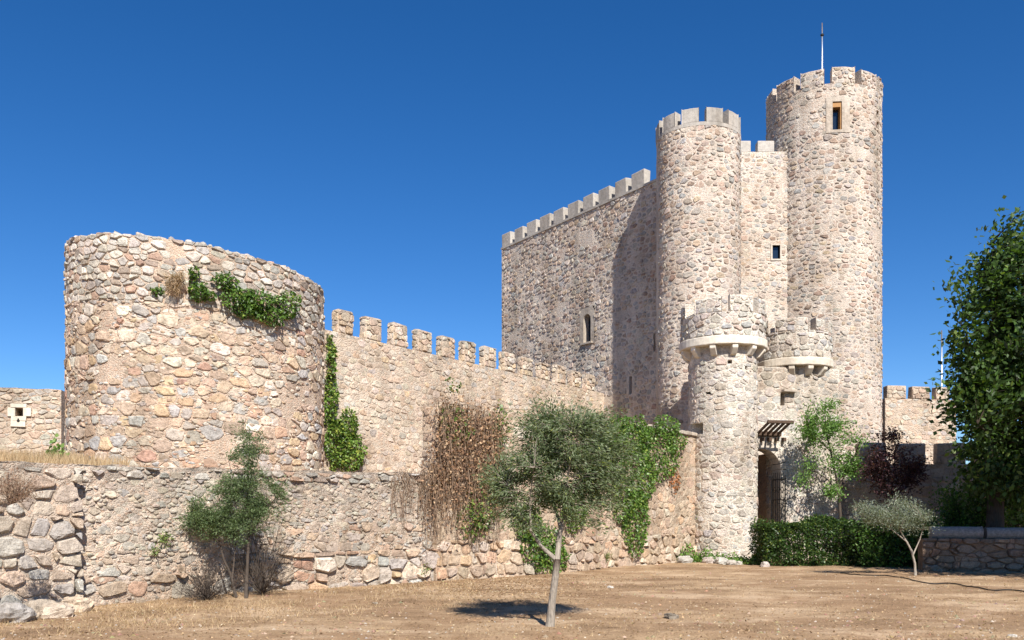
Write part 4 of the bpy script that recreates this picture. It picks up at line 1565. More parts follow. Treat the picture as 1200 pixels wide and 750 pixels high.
def tree(name, label, base, trunk, limbs, ells, nclust, nleaf, lsize, lw, cols, wts, bark, lmat='leaf', gap=0.3, spread=0.18, group=None, cat='tree', fs=1.2, tr=0.012, droop=0.0, tlen=0.5, power=2.0, part=('trunk', 'branch', 'crown'), up=0.4, drand=0.75):
    """trunk: [(x,y,z,r)...]; limbs: list of such lists; ells: crown ellipsoids (x,y,z,rx,ry,rz)"""
    t = thing(name, base, label, cat, group)
    mb = MB()
    mb.tube([q[:3] for q in trunk], [q[3] for q in trunk], 9)
    mb.build(part[0], bark, t, smooth=True)
    LP = [np.array(q[:3]) for q in trunk[len(trunk) // 2:]]
    for lb in limbs:
        mb = MB()
        mb.tube([q[:3] for q in lb], [q[3] for q in lb], 7)
        mb.build(part[1], bark, t, smooth=True)
        for i in range(len(lb) - 1):
            for k in range(4):
                LP.append(np.array(lb[i][:3]) + (np.array(lb[i + 1][:3]) - np.array(lb[i][:3])) * k / 4)
        LP.append(np.array(lb[-1][:3]))
    LP = np.array(LP)
    cen = crown_points(ells, nclust, gap, U(0, 50), fs, power)
    tw = MB()
    PP, DD = [], []
    per = max(1, nleaf // len(cen))
    for c in cen:
        dd = np.linalg.norm(LP - c, axis=1) + np.maximum(0, LP[:, 2] - c[2]) * 0.6
        s = LP[np.argmin(dd)]
        v = c - s
        ln = np.linalg.norm(v)
        mid = s + v * 0.55 + np.array([U(-.1, .1), U(-.1, .1), 0.12]) * ln * 0.5
        tw.tube([s, mid, c], [tr * (0.6 + 0.5 * min(ln, 1.5)), tr * 0.55, tr * 0.2], 3, cap=False)
        d = c - mid
        d /= max(1e-6, np.linalg.norm(d))
        tt_ = nrg.uniform(-min(tlen, ln * 0.8), 0.08, (per, 1))
        pp = c + d * tt_ + nrg.normal(size=(per, 3)) * spread * np.array([1, 1, 0.85])
        PP.append(pp)
        DD.append(d + nrg.normal(size=(per, 3)) * drand + np.array([0, 0, -droop]))
    tw.build('twigs', bark, t, kind='stuff')
    P = np.concatenate(PP)
    D = np.concatenate(DD)
    n = len(P)
    leaves(P, D, nrg.uniform(0.7, 1.3, n) * lsize, nrg.uniform(0.7, 1.3, n) * lw, tints(n, cols, wts), part[2], lmat, t, upbias=up)
    return t


def epx(Y, px, py, rx, ry, rd=None, dy=0.0):
    """crown ellipsoid at depth Y whose outline in the picture is about px, py, rx, ry"""
    k = Y / F
    x, y, z = at(px, Y, py)
    return (x, y + dy, z, rx * k, (rd if rd else (rx + ry) / 2) * k, ry * k)


def ppx(Y, px, py, r, dy=0.0):
    x, y, z = at(px, Y, py)
    return (x, y + dy, z, r)


# olive tree in the middle of the yard
Y = 13.1
OL = [(0.13, 0.17, 0.08), (0.195, 0.23, 0.13), (0.085, 0.115, 0.05), (0.24, 0.27, 0.08)]
ob = at(645, Y)
tree('olive_tree', 'slender grey-green olive tree standing alone in the dirt yard', (ob[0], Y, 0),
     [(ob[0] - 0.02, Y, -0.1, 0.085), (ob[0], Y, 0.08, 0.066), ppx(Y, 647, 705, 0.055), ppx(Y, 651, 675, 0.05), ppx(Y, 653, 655, 0.052)],
     [[ppx(Y, 653, 657, 0.036), ppx(Y, 634, 640, 0.028), ppx(Y, 622, 622, 0.024, -.05), ppx(Y, 607, 598, 0.017, -.1), ppx(Y, 596, 570, 0.01, -.15)],
      [ppx(Y, 653, 656, 0.042), ppx(Y, 656, 625, 0.037), ppx(Y, 664, 600, 0.03), ppx(Y, 680, 570, 0.021, .1), ppx(Y, 700, 540, 0.011, .2)],
      [ppx(Y, 657, 620, 0.028), ppx(Y, 650, 590, 0.021, .1), ppx(Y, 645, 550, 0.016, .15), ppx(Y, 648, 505, 0.008, .1)],
      [ppx(Y, 664, 600, 0.022), ppx(Y, 664, 560, 0.016, -.25), ppx(Y, 672, 510, 0.009, -.3)],
      [ppx(Y, 622, 622, 0.016), ppx(Y, 620, 590, 0.012, -.3), ppx(Y, 625, 550, 0.007, -.45)]],
     [epx(Y, 656, 532, 74, 56, 66), epx(Y, 608, 560, 40, 48, 48), epx(Y, 706, 545, 38, 50, 48), epx(Y, 640, 490, 44, 28, 44), epx(Y, 692, 495, 38, 26, 44), epx(Y, 600, 602, 26, 26, 36), epx(Y, 706, 588, 26, 34, 34), epx(Y, 655, 585, 46, 28, 46), epx(Y, 584, 570, 20, 34, 32), epx(Y, 732, 555, 20, 42, 34), epx(Y, 628, 612, 26, 18, 28), epx(Y, 690, 608, 18, 16, 24)],
     980, 38000, 0.066, 0.0165, OL, [5, 4, 3, 0.7], 'bark_olive', gap=0.42, spread=0.05, tr=0.007, droop=0.25, tlen=0.36, fs=3.2, drand=0.55)

# young double-stemmed tree at the foot of the low wall
Y = 16.9
GR = [(0.125, 0.175, 0.075), (0.17, 0.225, 0.105), (0.085, 0.125, 0.055), (0.21, 0.25, 0.13)]
xb = at(288, Y)[0]
tree('young_tree', 'small feathery green tree with two thin stems by the low wall', (xb, Y, gz(xb, Y)),
     [(xb, Y, -0.02, 0.04), ppx(Y, 290, 660, 0.03), ppx(Y, 292, 610, 0.024), ppx(Y, 290, 560, 0.016), ppx(Y, 293, 515, 0.006)],
     [[ppx(Y, 277, 700, 0.03), ppx(Y, 270, 672, 0.026), ppx(Y, 262, 655, 0.022), ppx(Y, 256, 630, 0.014), ppx(Y, 248, 605, 0.008)],
      [ppx(Y, 272, 680, 0.018), ppx(Y, 276, 640, 0.013), ppx(Y, 270, 600, 0.008)],
      [ppx(Y, 291, 640, 0.012), ppx(Y, 305, 605, 0.009), ppx(Y, 326, 580, 0.005)],
      [ppx(Y, 291, 600, 0.012), ppx(Y, 275, 570, 0.008), ppx(Y, 268, 540, 0.004)], [ppx(Y, 258, 640, 0.012), ppx(Y, 240, 620, 0.008), ppx(Y, 224, 600, 0.004)], [ppx(Y, 290, 570, 0.01), ppx(Y, 302, 540, 0.007), ppx(Y, 308, 515, 0.003)]],
     [epx(Y, 291, 528, 22, 34), epx(Y, 285, 572, 40, 26), epx(Y, 248, 605, 36, 30), epx(Y, 275, 612, 30, 28), epx(Y, 324, 578, 24, 18), epx(Y, 228, 602, 18, 16), epx(Y, 305, 600, 26, 25)],
     560, 21000, 0.065, 0.015, GR, [4, 3, 3, 1], 'bark_dark', gap=0.42, spread=0.05, tr=0.006, tlen=0.38, fs=3.6, up=0.6, drand=0.5, power=1.6)

# bare dark shrub beside it
def twig_shrub(name, label, px, py, Y, r, n, bark, leafcols=None, cat='shrub', nl=0, h=1.0):
    x, _ = at(px, Y)
    z0 = EYE + (HZ - py) / F * Y
    t = thing(name, (x, Y, z0), label, cat)
    mb = MB()
    ends = []
    for k in range(n):
        a, e = U(0, 6.28), U(0.15, 1.45)
        d = Vector((math.cos(a) * math.cos(e), math.sin(a) * math.cos(e), math.sin(e) * h))
        p = [Vector((x, Y, z0 - 0.03))]
        ln = r * U(0.6, 1.15)
        for i in range(1, 5):
            p.append(Vector((x, Y, z0)) + d * ln * i / 4 + Vector((U(-1, 1), U(-1, 1), U(-1, 1))) * r * 0.09)
        mb.tube(p, [0.007, 0.006, 0.005, 0.004, 0.002], 3, cap=False)
        for q in range(3):
            i = rng.randint(1, 3)
            e2 = p[i] + (d + Vector((U(-1, 1), U(-1, 1), U(-.5, 1))) * 0.8) * ln * 0.35
            mb.tube([p[i], e2], [0.004, 0.0015], 3, cap=False)
            ends.append(e2)
        ends.append(p[-1])
    mb.build('stems', bark, t, kind='stuff')
    if nl:
        E = np.array([tuple(e) for e in ends])
        P = E[nrg.integers(0, len(E), nl)] + nrg.normal(size=(nl, 3)) * r * 0.1
        leaves(P, nrg.normal(size=(nl, 3)), nrg.uniform(0.02, 0.045, nl), nrg.uniform(0.01, 0.02, nl), tints(nl, leafcols, [1] * len(leafcols)), 'foliage', 'leaf_dry', t)
    return t


twig_shrub('dry_shrub', 'leafless dark twiggy shrub at the foot of the small tree', 243, 702, 16.6, 0.62, 85, 'bark_dark', [(0.09, 0.075, 0.065), (0.05, 0.045, 0.04)], nl=700)
twig_shrub('dry_shrub', 'dead grey twigs behind the right stem of the small tree', 306, 694, 17.35, 0.95, 70, 'bark_dark', [(0.12, 0.1, 0.08), (0.07, 0.06, 0.05)], nl=500, h=1.5)
twig_shrub('dry_shrub', 'brown dead bush rooted in the boulder wall at the left edge', 14, 588, 13.15, 0.4, 80, 'bark_dry', [(0.25, 0.15, 0.1), (0.18, 0.11, 0.08)], nl=800)

# light green tree in front of the gatehouse
Y = 30.4
xb = at(984, Y)[0]
LG = [(0.13, 0.24, 0.05), (0.18, 0.29, 0.08), (0.085, 0.16, 0.035)]
tree('locust_tree', 'airy bright green young tree in front of the gatehouse wall', (xb, Y, gz(xb, Y)),
     [(xb, Y, 0.0, 0.07), ppx(Y, 985, 610, 0.055), ppx(Y, 983, 575, 0.045), ppx(Y, 976, 540, 0.03), ppx(Y, 968, 505, 0.02), ppx(Y, 966, 478, 0.008)],
     [[ppx(Y, 983, 580, 0.035), ppx(Y, 970, 562, 0.022), ppx(Y, 952, 550, 0.012), ppx(Y, 940, 548, 0.006)],
      [ppx(Y, 983, 570, 0.035), ppx(Y, 995, 545, 0.022, -.2), ppx(Y, 1003, 520, 0.008, -.3)],
      [ppx(Y, 974, 530, 0.02), ppx(Y, 955, 510, 0.012), ppx(Y, 944, 495, 0.006)]],
     [epx(Y, 968, 490, 26, 24), epx(Y, 990, 518, 24, 24), epx(Y, 950, 508, 18, 18), epx(Y, 965, 545, 26, 18), epx(Y, 945, 565, 14, 16), epx(Y, 1000, 548, 16, 14), epx(Y, 975, 575, 14, 12)],
     190, 7000, 0.10, 0.045, LG, [3, 2, 2], 'bark_dark', gap=0.5, spread=0.12, tr=0.011, tlen=0.5, fs=1.9, power=1.5)

# purple plum
Y = 29.8
xb = at(1042, Y)[0]
PL = [(0.075, 0.032, 0.036), (0.11, 0.05, 0.05), (0.045, 0.02, 0.026)]
tree('plum_tree', 'small purple-leaved plum tree before the shaded crenellated wall', (xb, Y, gz(xb, Y)),
     [(xb, Y, 0.0, 0.06), ppx(Y, 1043, 610, 0.05), ppx(Y, 1045, 580, 0.04)],
     [[ppx(Y, 1045, 585, 0.03), ppx(Y, 1030, 555, 0.02), ppx(Y, 1020, 535, 0.008)], [ppx(Y, 1045, 580, 0.03), ppx(Y, 1048, 545, 0.02), ppx(Y, 1050, 510, 0.008)], [ppx(Y, 1045, 585, 0.03), ppx(Y, 1062, 560, 0.02), ppx(Y, 1074, 545, 0.008)]],
     [epx(Y, 1046, 530, 26, 26), epx(Y, 1028, 550, 22, 22), epx(Y, 1064, 550, 20, 20), epx(Y, 1045, 565, 36, 20)],
     170, 5200, 0.09, 0.055, PL, [3, 2, 2], 'bark_dark', gap=0.48, spread=0.13, tr=0.011, tlen=0.5, fs=1.9)

# small olive in front of the hedge
Y = 23.2
xb = at(1073, Y)[0]
tree('olive_sapling', 'small silvery olive sapling with crooked pale stem beside the hedge', (xb, Y, gz(xb, Y)),
     [(xb, Y, 0.0, 0.035), ppx(Y, 1072, 660, 0.03), ppx(Y, 1068, 645, 0.028), ppx(Y, 1062, 634, 0.022), ppx(Y, 1055, 622, 0.012)],
     [[ppx(Y, 1070, 650, 0.02), ppx(Y, 1078, 632, 0.014), ppx(Y, 1084, 610, 0.006)], [ppx(Y, 1064, 636, 0.018), ppx(Y, 1042, 618, 0.012), ppx(Y, 1022, 606, 0.006)]],
     [epx(Y, 1030, 604, 32, 20), epx(Y, 1062, 606, 28, 24), epx(Y, 1082, 614, 18, 18), epx(Y, 1010, 598, 16, 12), epx(Y, 1048, 590, 18, 14)],
     200, 6200, 0.072, 0.02, [(0.19, 0.22, 0.165), (0.13, 0.155, 0.105), (0.25, 0.275, 0.21)], [3, 2, 2], 'bark_olive', gap=0.3, spread=0.09, tr=0.007, tlen=0.3, fs=2.2)

# big leafy tree at the right edge
Y = 27.0
xb = at(1166, Y)[0]
DG = [(0.05, 0.095, 0.022), (0.075, 0.135, 0.03), (0.032, 0.06, 0.016), (0.12, 0.17, 0.035)]
tree('broadleaf_tree', 'big dark green broadleaf tree filling the right edge of the photo', (xb, Y, gz(xb, Y)),
     [(xb, Y, -0.05, 0.3), ppx(Y, 1166, 600, 0.24), ppx(Y, 1168, 560, 0.22), ppx(Y, 1174, 510, 0.2), ppx(Y, 1182, 450, 0.15), ppx(Y, 1195, 380, 0.1), ppx(Y, 1205, 300, 0.04)],
     [[ppx(Y, 1172, 520, 0.12), ppx(Y, 1152, 480, 0.08), ppx(Y, 1138, 430, 0.05), ppx(Y, 1130, 370, 0.02)],
      [ppx(Y, 1182, 450, 0.1), ppx(Y, 1168, 400, 0.07), ppx(Y, 1160, 340, 0.04), ppx(Y, 1165, 280, 0.015)],
      [ppx(Y, 1175, 500, 0.1), ppx(Y, 1210, 440, 0.08), ppx(Y, 1240, 380, 0.04)],
      [ppx(Y, 1172, 530, 0.08), ppx(Y, 1150, 515, 0.05, -.6), ppx(Y, 1125, 500, 0.02, -1.0)],
      [ppx(Y, 1178, 480, 0.08), ppx(Y, 1190, 440, 0.06, 1.2), ppx(Y, 1200, 400, 0.03, 2.0)]],
     [epx(Y, 1176, 325, 46, 50), epx(Y, 1146, 375, 40, 50), epx(Y, 1138, 445, 32, 48), epx(Y, 1196, 282, 30, 30), epx(Y, 1200, 420, 70, 80, 90), epx(Y, 1128, 400, 22, 40), epx(Y, 1150, 505, 40, 40, 60), epx(Y, 1235, 350, 90, 100, 100), epx(Y, 1240, 480, 90, 80, 100), epx(Y, 1118, 345, 16, 16), epx(Y, 1114, 400, 14, 18), epx(Y, 1112, 455, 12, 20), epx(Y, 1138, 548, 32, 32), epx(Y, 1150, 580, 36, 24), epx(Y, 1185, 590, 30, 24), epx(Y, 1150, 560, 44, 36, 50, -1.0), epx(Y, 1192, 565, 30, 40, 50, -1.0), epx(Y, 1184, 268, 24, 24), epx(Y, 1198, 235, 8, 14), epx(Y, 1310, 370, 95, 110, 110), epx(Y, 1300, 500, 80, 70, 100), epx(Y, 1180, 555, 40, 30, 60), epx(Y, 1150, 470, 40, 40, 70), epx(Y, 1215, 540, 50, 40, 70)],
     1200, 58000, 0.19, 0.115, DG, [4, 3, 4, 0.8], 'bark_dark', gap=0.3, spread=0.24, tr=0.02, tlen=0.8, fs=1.1)

# tree beyond the right edge that shades the low wall and the hedge
xb, Y = 15.2, 20.2
tree('broadleaf_tree', 'leafy tree just outside the right edge that throws shade on the low wall', (xb, Y, 0),
     [(xb, Y, -0.05, 0.2), (xb, Y, 2.4, 0.16), (xb - 0.2, Y + 0.2, 4.2, 0.12), (xb - 0.3, Y + 0.3, 6.5, 0.05)],
     [[(xb, Y, 2.4, 0.1), (xb - 1.2, Y + 0.6, 4.2, 0.06), (xb - 2.4, Y + 1, 5.4, 0.02)], [(xb, Y, 2.5, 0.1), (xb + 1.3, Y - 0.5, 4.2, 0.06), (xb + 2.3, Y - 1, 5.6, 0.02)], [(xb, Y, 2.8, 0.1), (xb + 0.3, Y + 1.4, 4.6, 0.06), (xb + 0.5, Y + 2.6, 5.8, 0.02)]],
     [(xb - 0.2, Y, 5.8, 3.3, 2.8, 2.2), (xb - 1.0, Y - 0.5, 4.9, 2.4, 2.0, 1.5), (xb + 1.5, Y + 0.5, 5.0, 2.2, 2.4, 1.6), (xb - 0.5, Y, 7.2, 2.6, 2.5, 1.8)],
     620, 17000, 0.2, 0.13, DG, [4, 3, 4, 0.5], 'bark_dark', gap=0.2, spread=0.3, tr=0.02, tlen=0.7, fs=0.8)

# shrubs behind the low wall at the right
for (px, Y, py, rx, ry, lab) in ((1190, 30.0, 575, 30, 40, 'sunlit green shrub behind the big tree trunk at the right edge'), (1225, 31.0, 560, 30, 50, 'dense green shrub beyond the right edge behind the low wall'), (1120, 28.5, 590, 24, 26, 'dark shrub behind the left column drum on the low wall'), (1150, 27.9, 590, 34, 30, 'dark leafy shrub at the foot of the big tree trunk'), (1032, 26.8, 625, 30, 24, 'dark rounded shrub at the right end of the hedge behind the sapling'), (1085, 26.4, 628, 22, 20, 'dark low bush between the hedge and the low wall')):
    xb = at(px, Y)[0]
    tree('green_shrub', lab, (xb, Y, gz(xb, Y)), [(xb, Y, 0, 0.04), (xb, Y, 0.5, 0.03), (xb, Y, 1.0, 0.015)], [[(xb, Y, 0.3, 0.02), (xb + 0.3, Y, 1.0, 0.01)]],
         [epx(Y, px, py, rx, ry), epx(Y, px, py + 25, rx * 0.9, ry * 0.8)], 110, 3600, 0.09, 0.055, [(0.08, 0.17, 0.03), (0.05, 0.1, 0.022), (0.12, 0.2, 0.04)], [2, 2, 1], 'bark_dark', spread=0.14, group='shrubs behind the low wall', cat='shrub', part=('stem', 'branch', 'foliage'))

# clipped hedge
n = 30000
hx0, hx1, hy0, hy1 = 7.62, 12.9, 27.3, 29.0
hedge = thing('hedge', ((hx0 + hx1) / 2, 28.1, 0.1), 'clipped dark green leafy hedge below the arched gate', 'hedge')
t = nrg.uniform(0, 1, n)
P = np.empty((n, 3))
face = nrg.choice(3, n, p=[0.6, 0.28, 0.12])
P[:, 0] = nrg.uniform(hx0, hx1, n)
P[:, 1] = np.where(face == 0, hy0 + np.abs(nrg.normal(0, 0.16, n)), nrg.uniform(hy0, hy1, n))
zt = 1.42 + 0.1 * np.sin(P[:, 0] * 2.1) + 0.07 * np.sin(P[:, 0] * 5.3 + 1) + np.array([0.22 * max(0, noise.noise((p[0] * 2.6, p[1] * 2.6, 1))) for p in P])
P[:, 2] = np.where(face == 1, zt - np.abs(nrg.normal(0, 0.1, n)), 0.08 + (zt - 0.08) * nrg.uniform(0, 1, n))
P[:, 0] = np.where(face == 2, np.where(nrg.uniform(size=n) < 0.5, hx0 + np.abs(nrg.normal(0, .12, n)), hx1 - np.abs(nrg.normal(0, .12, n))), P[:, 0])
P[:, 1] += np.array([0.34 * noise.noise((p[0] * 1.1, p[2] * 1.4, 0)) + 0.2 * noise.noise((p[0] * 3, p[2] * 3, 5)) for p in P]) + 0.12 * (P[:, 2] / 1.4) ** 3
D = nrg.normal(size=(n, 3)) * 0.7 + np.array([0, -0.6, 0.1])
leaves(P, D, nrg.uniform(.06, .11, n), nrg.uniform(.04, .07, n), tints(n, [(0.04, 0.08, 0.018), (0.06, 0.11, 0.024), (0.028, 0.052, 0.013), (0.15, 0.19, 0.04)], [4, 3, 4, 0.8], 0.3), 'foliage', 'leaf_ivy', hedge)
mb = MB()
for k in range(60):
    x, y = U(hx0 + .1, hx1 - .1), U(hy0 + 0.3, hy1 - 0.1)
    mb.tube([(x, y, 0.0), (x + U(-.15, .15), y + U(-.1, .1), 0.7), (x + U(-.3, .3), y + U(-.2, .2), 1.35)], [0.02, 0.013, 0.005], 4, cap=False)
mb.build('stems', 'bark_dark', hedge, kind='stuff')


# ------------------------------------------------------------------ ivy
def on_path(S, px):
    for s in S:
        u = u_of(s, px)
        if -0.02 <= u <= s.L + 0.02:
            return s, u
    return None, 0


GI = [(0.075, 0.145, 0.025), (0.115, 0.20, 0.035), (0.045, 0.09, 0.018), (0.2, 0.26, 0.05)]


def ivy(name, label, surf, blobs, n, lsize, cols, wts, bulge=0.22, mat='leaf_ivy', cat='ivy', stems=14, stem_mat='bark_dry', group=None, wr=0.85):
    """leaves over a wall; blobs are picture ellipses (px, py, rx, ry) projected on the wall surface"""
    area = np.array([b[2] * b[3] for b in blobs], dtype=float)
    PP, DD = [], []
    tries = 0
    sd = U(0, 99)
    while len(PP) < n and tries < n * 4:
        tries += 1
        b = blobs[nrg.choice(len(blobs), p=area / area.sum())]
        r, a = math.sqrt(U(0, 1)), U(0, 6.283)
        lump = 1 + 0.35 * noise.noise((math.cos(a) * 2 + sd, math.sin(a) * 2, b[0]))
        px, py = b[0] + b[2] * r * math.cos(a) * lump, b[1] + b[3] * r * math.sin(a) * lump
        s, u = on_path(surf, px) if isinstance(surf, list) else (surf, u_of(surf, px))
        if s is None:
            continue
        v = v_of(s, u, py)
        d = bulge * (0.15 + U(0, 1) * (1 - 0.75 * r * r)) + 0.12 * noise.noise((u * 3, v * 3, sd))
        PP.append(s.P(u, v, max(0.03, d)))
        nn = s.N(u)
        DD.append((nn[0] * 0.6 + U(-.6, .6), nn[1] * 0.6 + U(-.6, .6), U(-1.1, 0.25)))
    P, D = np.array(PP), np.array(DD)
    k = len(P)
    lo = P.min(0)
    t = thing(name, (P[:, 0].mean(), P[:, 1].mean(), lo[2]), label, cat, group)
    leaves(P, D, nrg.uniform(0.65, 1.3, k) * lsize, nrg.uniform(0.65, 1.2, k) * lsize * wr, tints(k, cols, wts, 0.3), 'foliage', mat, t, upbias=0.2)
    mb = MB()
    for q in range(stems):
        b = blobs[q % len(blobs)]
        px = b[0] + U(-.6, .6) * b[2]
        s, u = on_path(surf, px) if isinstance(surf, list) else (surf, u_of(surf, px))
        if s is None:
            continue
        va, vb = v_of(s, u, b[1] + b[3] * 0.9), v_of(s, u, b[1] - b[3] * 0.6)
        mb.tube([s.P(u + U(-.08, .08), va + (vb - va) * i / 4, 0.03 + U(0, 0.05)) for i in range(5)], [0.014, 0.012, 0.009, 0.007, 0.004], 4, cap=False)
    if mb.v:
        mb.build('stems', stem_mat, t, kind='stuff')
    return t


ivy('ivy_clump', 'small green ivy tuft on the round tower, left of the larger patch', T, [(233, 338, 13, 12), (228, 317, 7, 7), (246, 342, 6, 5)], 520, 0.085, GI, [3, 3, 2, .5], 0.3, stems=4)
ivy('ivy_clump', 'tiny green sprig on the round tower near the dry tuft', T, [(186, 341, 7, 5)], 70, 0.08, GI, [3, 3, 2, .5], 0.15, stems=2)
ivy('ivy_clump', 'large green ivy patch trailing below the rim of the round tower', T, [(262, 322, 13, 11), (273, 340, 16, 14), (297, 344, 18, 16), (315, 360, 14, 12), (333, 346, 11, 18), (288, 356, 18, 10), (322, 340, 8, 6)], 2300, 0.085, GI, [3, 3, 2, .5], 0.38, stems=10)
ivy('ivy_clump', 'green creeper in the corner between round tower and curtain wall', CW, [(384, 420, 5, 28), (384, 470, 8, 34), (392, 520, 15, 32), (410, 530, 14, 22), (405, 500, 10, 22)], 3300, 0.095, [(0.10, 0.18, 0.03), (0.17, 0.25, 0.045), (0.06, 0.11, 0.02), (0.27, 0.3, 0.06)], [3, 3, 2, 1.4], 0.3, stems=8)
ivy('dry_tuft', 'brown dry grass tuft growing on the round tower', T, [(205, 330, 9, 12), (212, 322, 6, 9)], 520, 0.24, [(0.42, 0.3, 0.19), (0.3, 0.21, 0.13)], [1, 1], 0.2, mat='leaf_dry', cat='dry grass', stems=8, wr=0.05)
ivy('hanging_ivy', 'glossy green ivy spilling over the high wall right of the olive tree', IS, [(735, 512, 26, 26), (765, 530, 26, 34), (790, 518, 10, 10), (745, 560, 16, 40), (740, 610, 14, 42), (720, 500, 14, 14), (775, 500, 18, 14), (712, 540, 16, 30), (700, 515, 14, 22), (728, 585, 12, 30)], 8600, 0.085, GI, [3, 4, 2, 1], 0.36, stems=14)
ivy('hanging_ivy', 'low green ivy at the wall foot behind the olive trunk', IS, [(632, 640, 26, 28), (615, 612, 16, 24), (645, 655, 16, 18), (668, 600, 14, 24)], 2600, 0.08, GI, [3, 3, 2, 1.2], 0.25, stems=8)
ivy('green_creeper', 'green leaves mixed into the right side of the dry vine curtain', IS, [(560, 590, 18, 40), (548, 610, 16, 22), (575, 560, 12, 30), (580, 500, 10, 30), (527, 452, 9, 9), (530, 500, 22, 26)], 1700, 0.078, [(0.085, 0.15, 0.03), (0.15, 0.2, 0.045), (0.05, 0.09, 0.02), (0.3, 0.2, 0.1)], [3, 2, 2, 1.5], 0.34, stems=8)
ivy('dry_sprig', 'rust-coloured dead ivy sprig at the edge of the green ivy', IS, [(789, 562, 6, 16)], 150, 0.08, [(0.4, 0.18, 0.08), (0.3, 0.13, 0.06)], [1, 1], 0.15, mat='leaf_dry', stems=2)

# curtain of dead vines
vine = thing('dry_vine', (*at(540, 21.9), 0.6), 'mass of dead brown vine stems hanging down the high wall', 'vine')
mb = MB()
PP = []
for k in range(520):
    px = 492 + 92 * U(0, 1) ** 0.9
    lowpart = px < 508
    top = 545 if lowpart else 462 + max(0, (px - 545)) * 0.5 + U(0, 75)
    s, u = on_path(IS, px)
    if s is None:
        s, u = LS[2], u_of(LS[2], px)
    v = v_of(s, u, top)
    ln = min(v - 0.9, U(0.3, 2.6))
    d = 0.06 + U(0, 0.3)
    pts = []
    sw = U(-.12, .12)
    ph = U(0, 6)
    for i in range(7):
        f = i / 6
        pts.append(s.P(u + sw * f + 0.07 * math.sin(ph + f * 7) + U(-.03, .03), v - ln * f + 0.15 * math.sin(math.pi * min(1, f * 3)) * (f < 0.34), d * (1 - 0.35 * f) + 0.03 * math.sin(ph * 2 + f * 9)))
        if i > 0:
            PP.append(pts[-1])
    r = U(0.003, 0.009)
    mb.tube(pts, [r, r, r, r * 0.9, r * 0.8, r * 0.7, r * 0.4], 3, cap=False)
mb.build('stems', 'bark_dry', vine, kind='stuff')
PP = np.array(PP)
n = 11000
P = PP[nrg.integers(0, len(PP), n)] + nrg.normal(size=(n, 3)) * 0.085
keepm = nrg.uniform(size=n) < np.clip((P[:, 2] - 1.0) / 2.6, 0.1, 1.0)
P = P[keepm]
n = len(P)
leaves(P, nrg.normal(size=(n, 3)) + np.array([0, 0, -0.8]), nrg.uniform(.05, .1, n), nrg.uniform(.025, .06, n), tints(n, [(0.33, 0.2, 0.12), (0.24, 0.14, 0.085), (0.42, 0.29, 0.18), (0.16, 0.1, 0.07)], [3, 3, 2, 2]), 'dead_leaves', 'leaf_dry', vine)
# thin dead runners on the low wall left of it
for k, (px0, n_, lab) in enumerate(((478, 34, 'thin dead vine runners over the low wall top beside the dry vines'),)):
    t = thing('dry_vine', (*at(px0, 20.7), 1.3), lab, 'vine')
    mb = MB()
    for q in range(n_ * 2):
        px = px0 + U(-22, 16)
        s, u = on_path(LS, px)
        if s is None:
            continue
        v = v_of(s, u, 553 + U(-6, 8))
        ln = U(0.3, 1.3)
        mb.tube([s.P(u + 0.06 * math.sin(i + q), v - ln * i / 5, 0.07 + 0.04 * math.sin(q + i * 1.7)) for i in range(6)], [0.005] * 5 + [0.002], 3, cap=False)
    mb.build('stems', 'bark_dry', t, kind='stuff')

# creeping plants and stones at the foot of the gate turret
def patch(name, label, cx, cy, rx, ry, h, n, lsize, cols, wts, cat='plant', mat='leaf_ivy', group=None, zf=None):
    a = nrg.uniform(0, 6.283, n)
    r = np.sqrt(nrg.uniform(0, 1, n))
    P = np.stack([cx + rx * r * np.cos(a), cy + ry * r * np.sin(a), np.zeros(n)], 1)
    z0 = np.array([(zf or gz)(p[0], p[1]) for p in P])
    P[:, 2] = z0 + h * (1 - r ** 2) * nrg.uniform(0, 1, n) * (0.6 + 0.4 * np.array([noise.noise((p[0] * 4, p[1] * 4, 0)) for p in P])) + 0.02
    zb = (zf or gz)(cx, cy)
    t = thing(name, (cx, cy, zb), label, cat, group)
    leaves(P, nrg.normal(size=(n, 3)) * 0.8 + np.array([0, -0.2, 0.5]), nrg.uniform(.7, 1.3, n) * lsize, nrg.uniform(.5, .9, n) * lsize, tints(n, cols, wts), 'foliage', mat, t)
    mb = MB()
    for k in range(10):
        i = int(U(0, n - 1))
        mb.tube([(cx + U(-.2, .2) * rx, cy + U(-.2, .2) * ry, zb - 0.02), tuple(P[i])], [0.007, 0.003], 4, cap=False)
    mb.build('stems', 'bark_dry', t, kind='stuff')
    return t


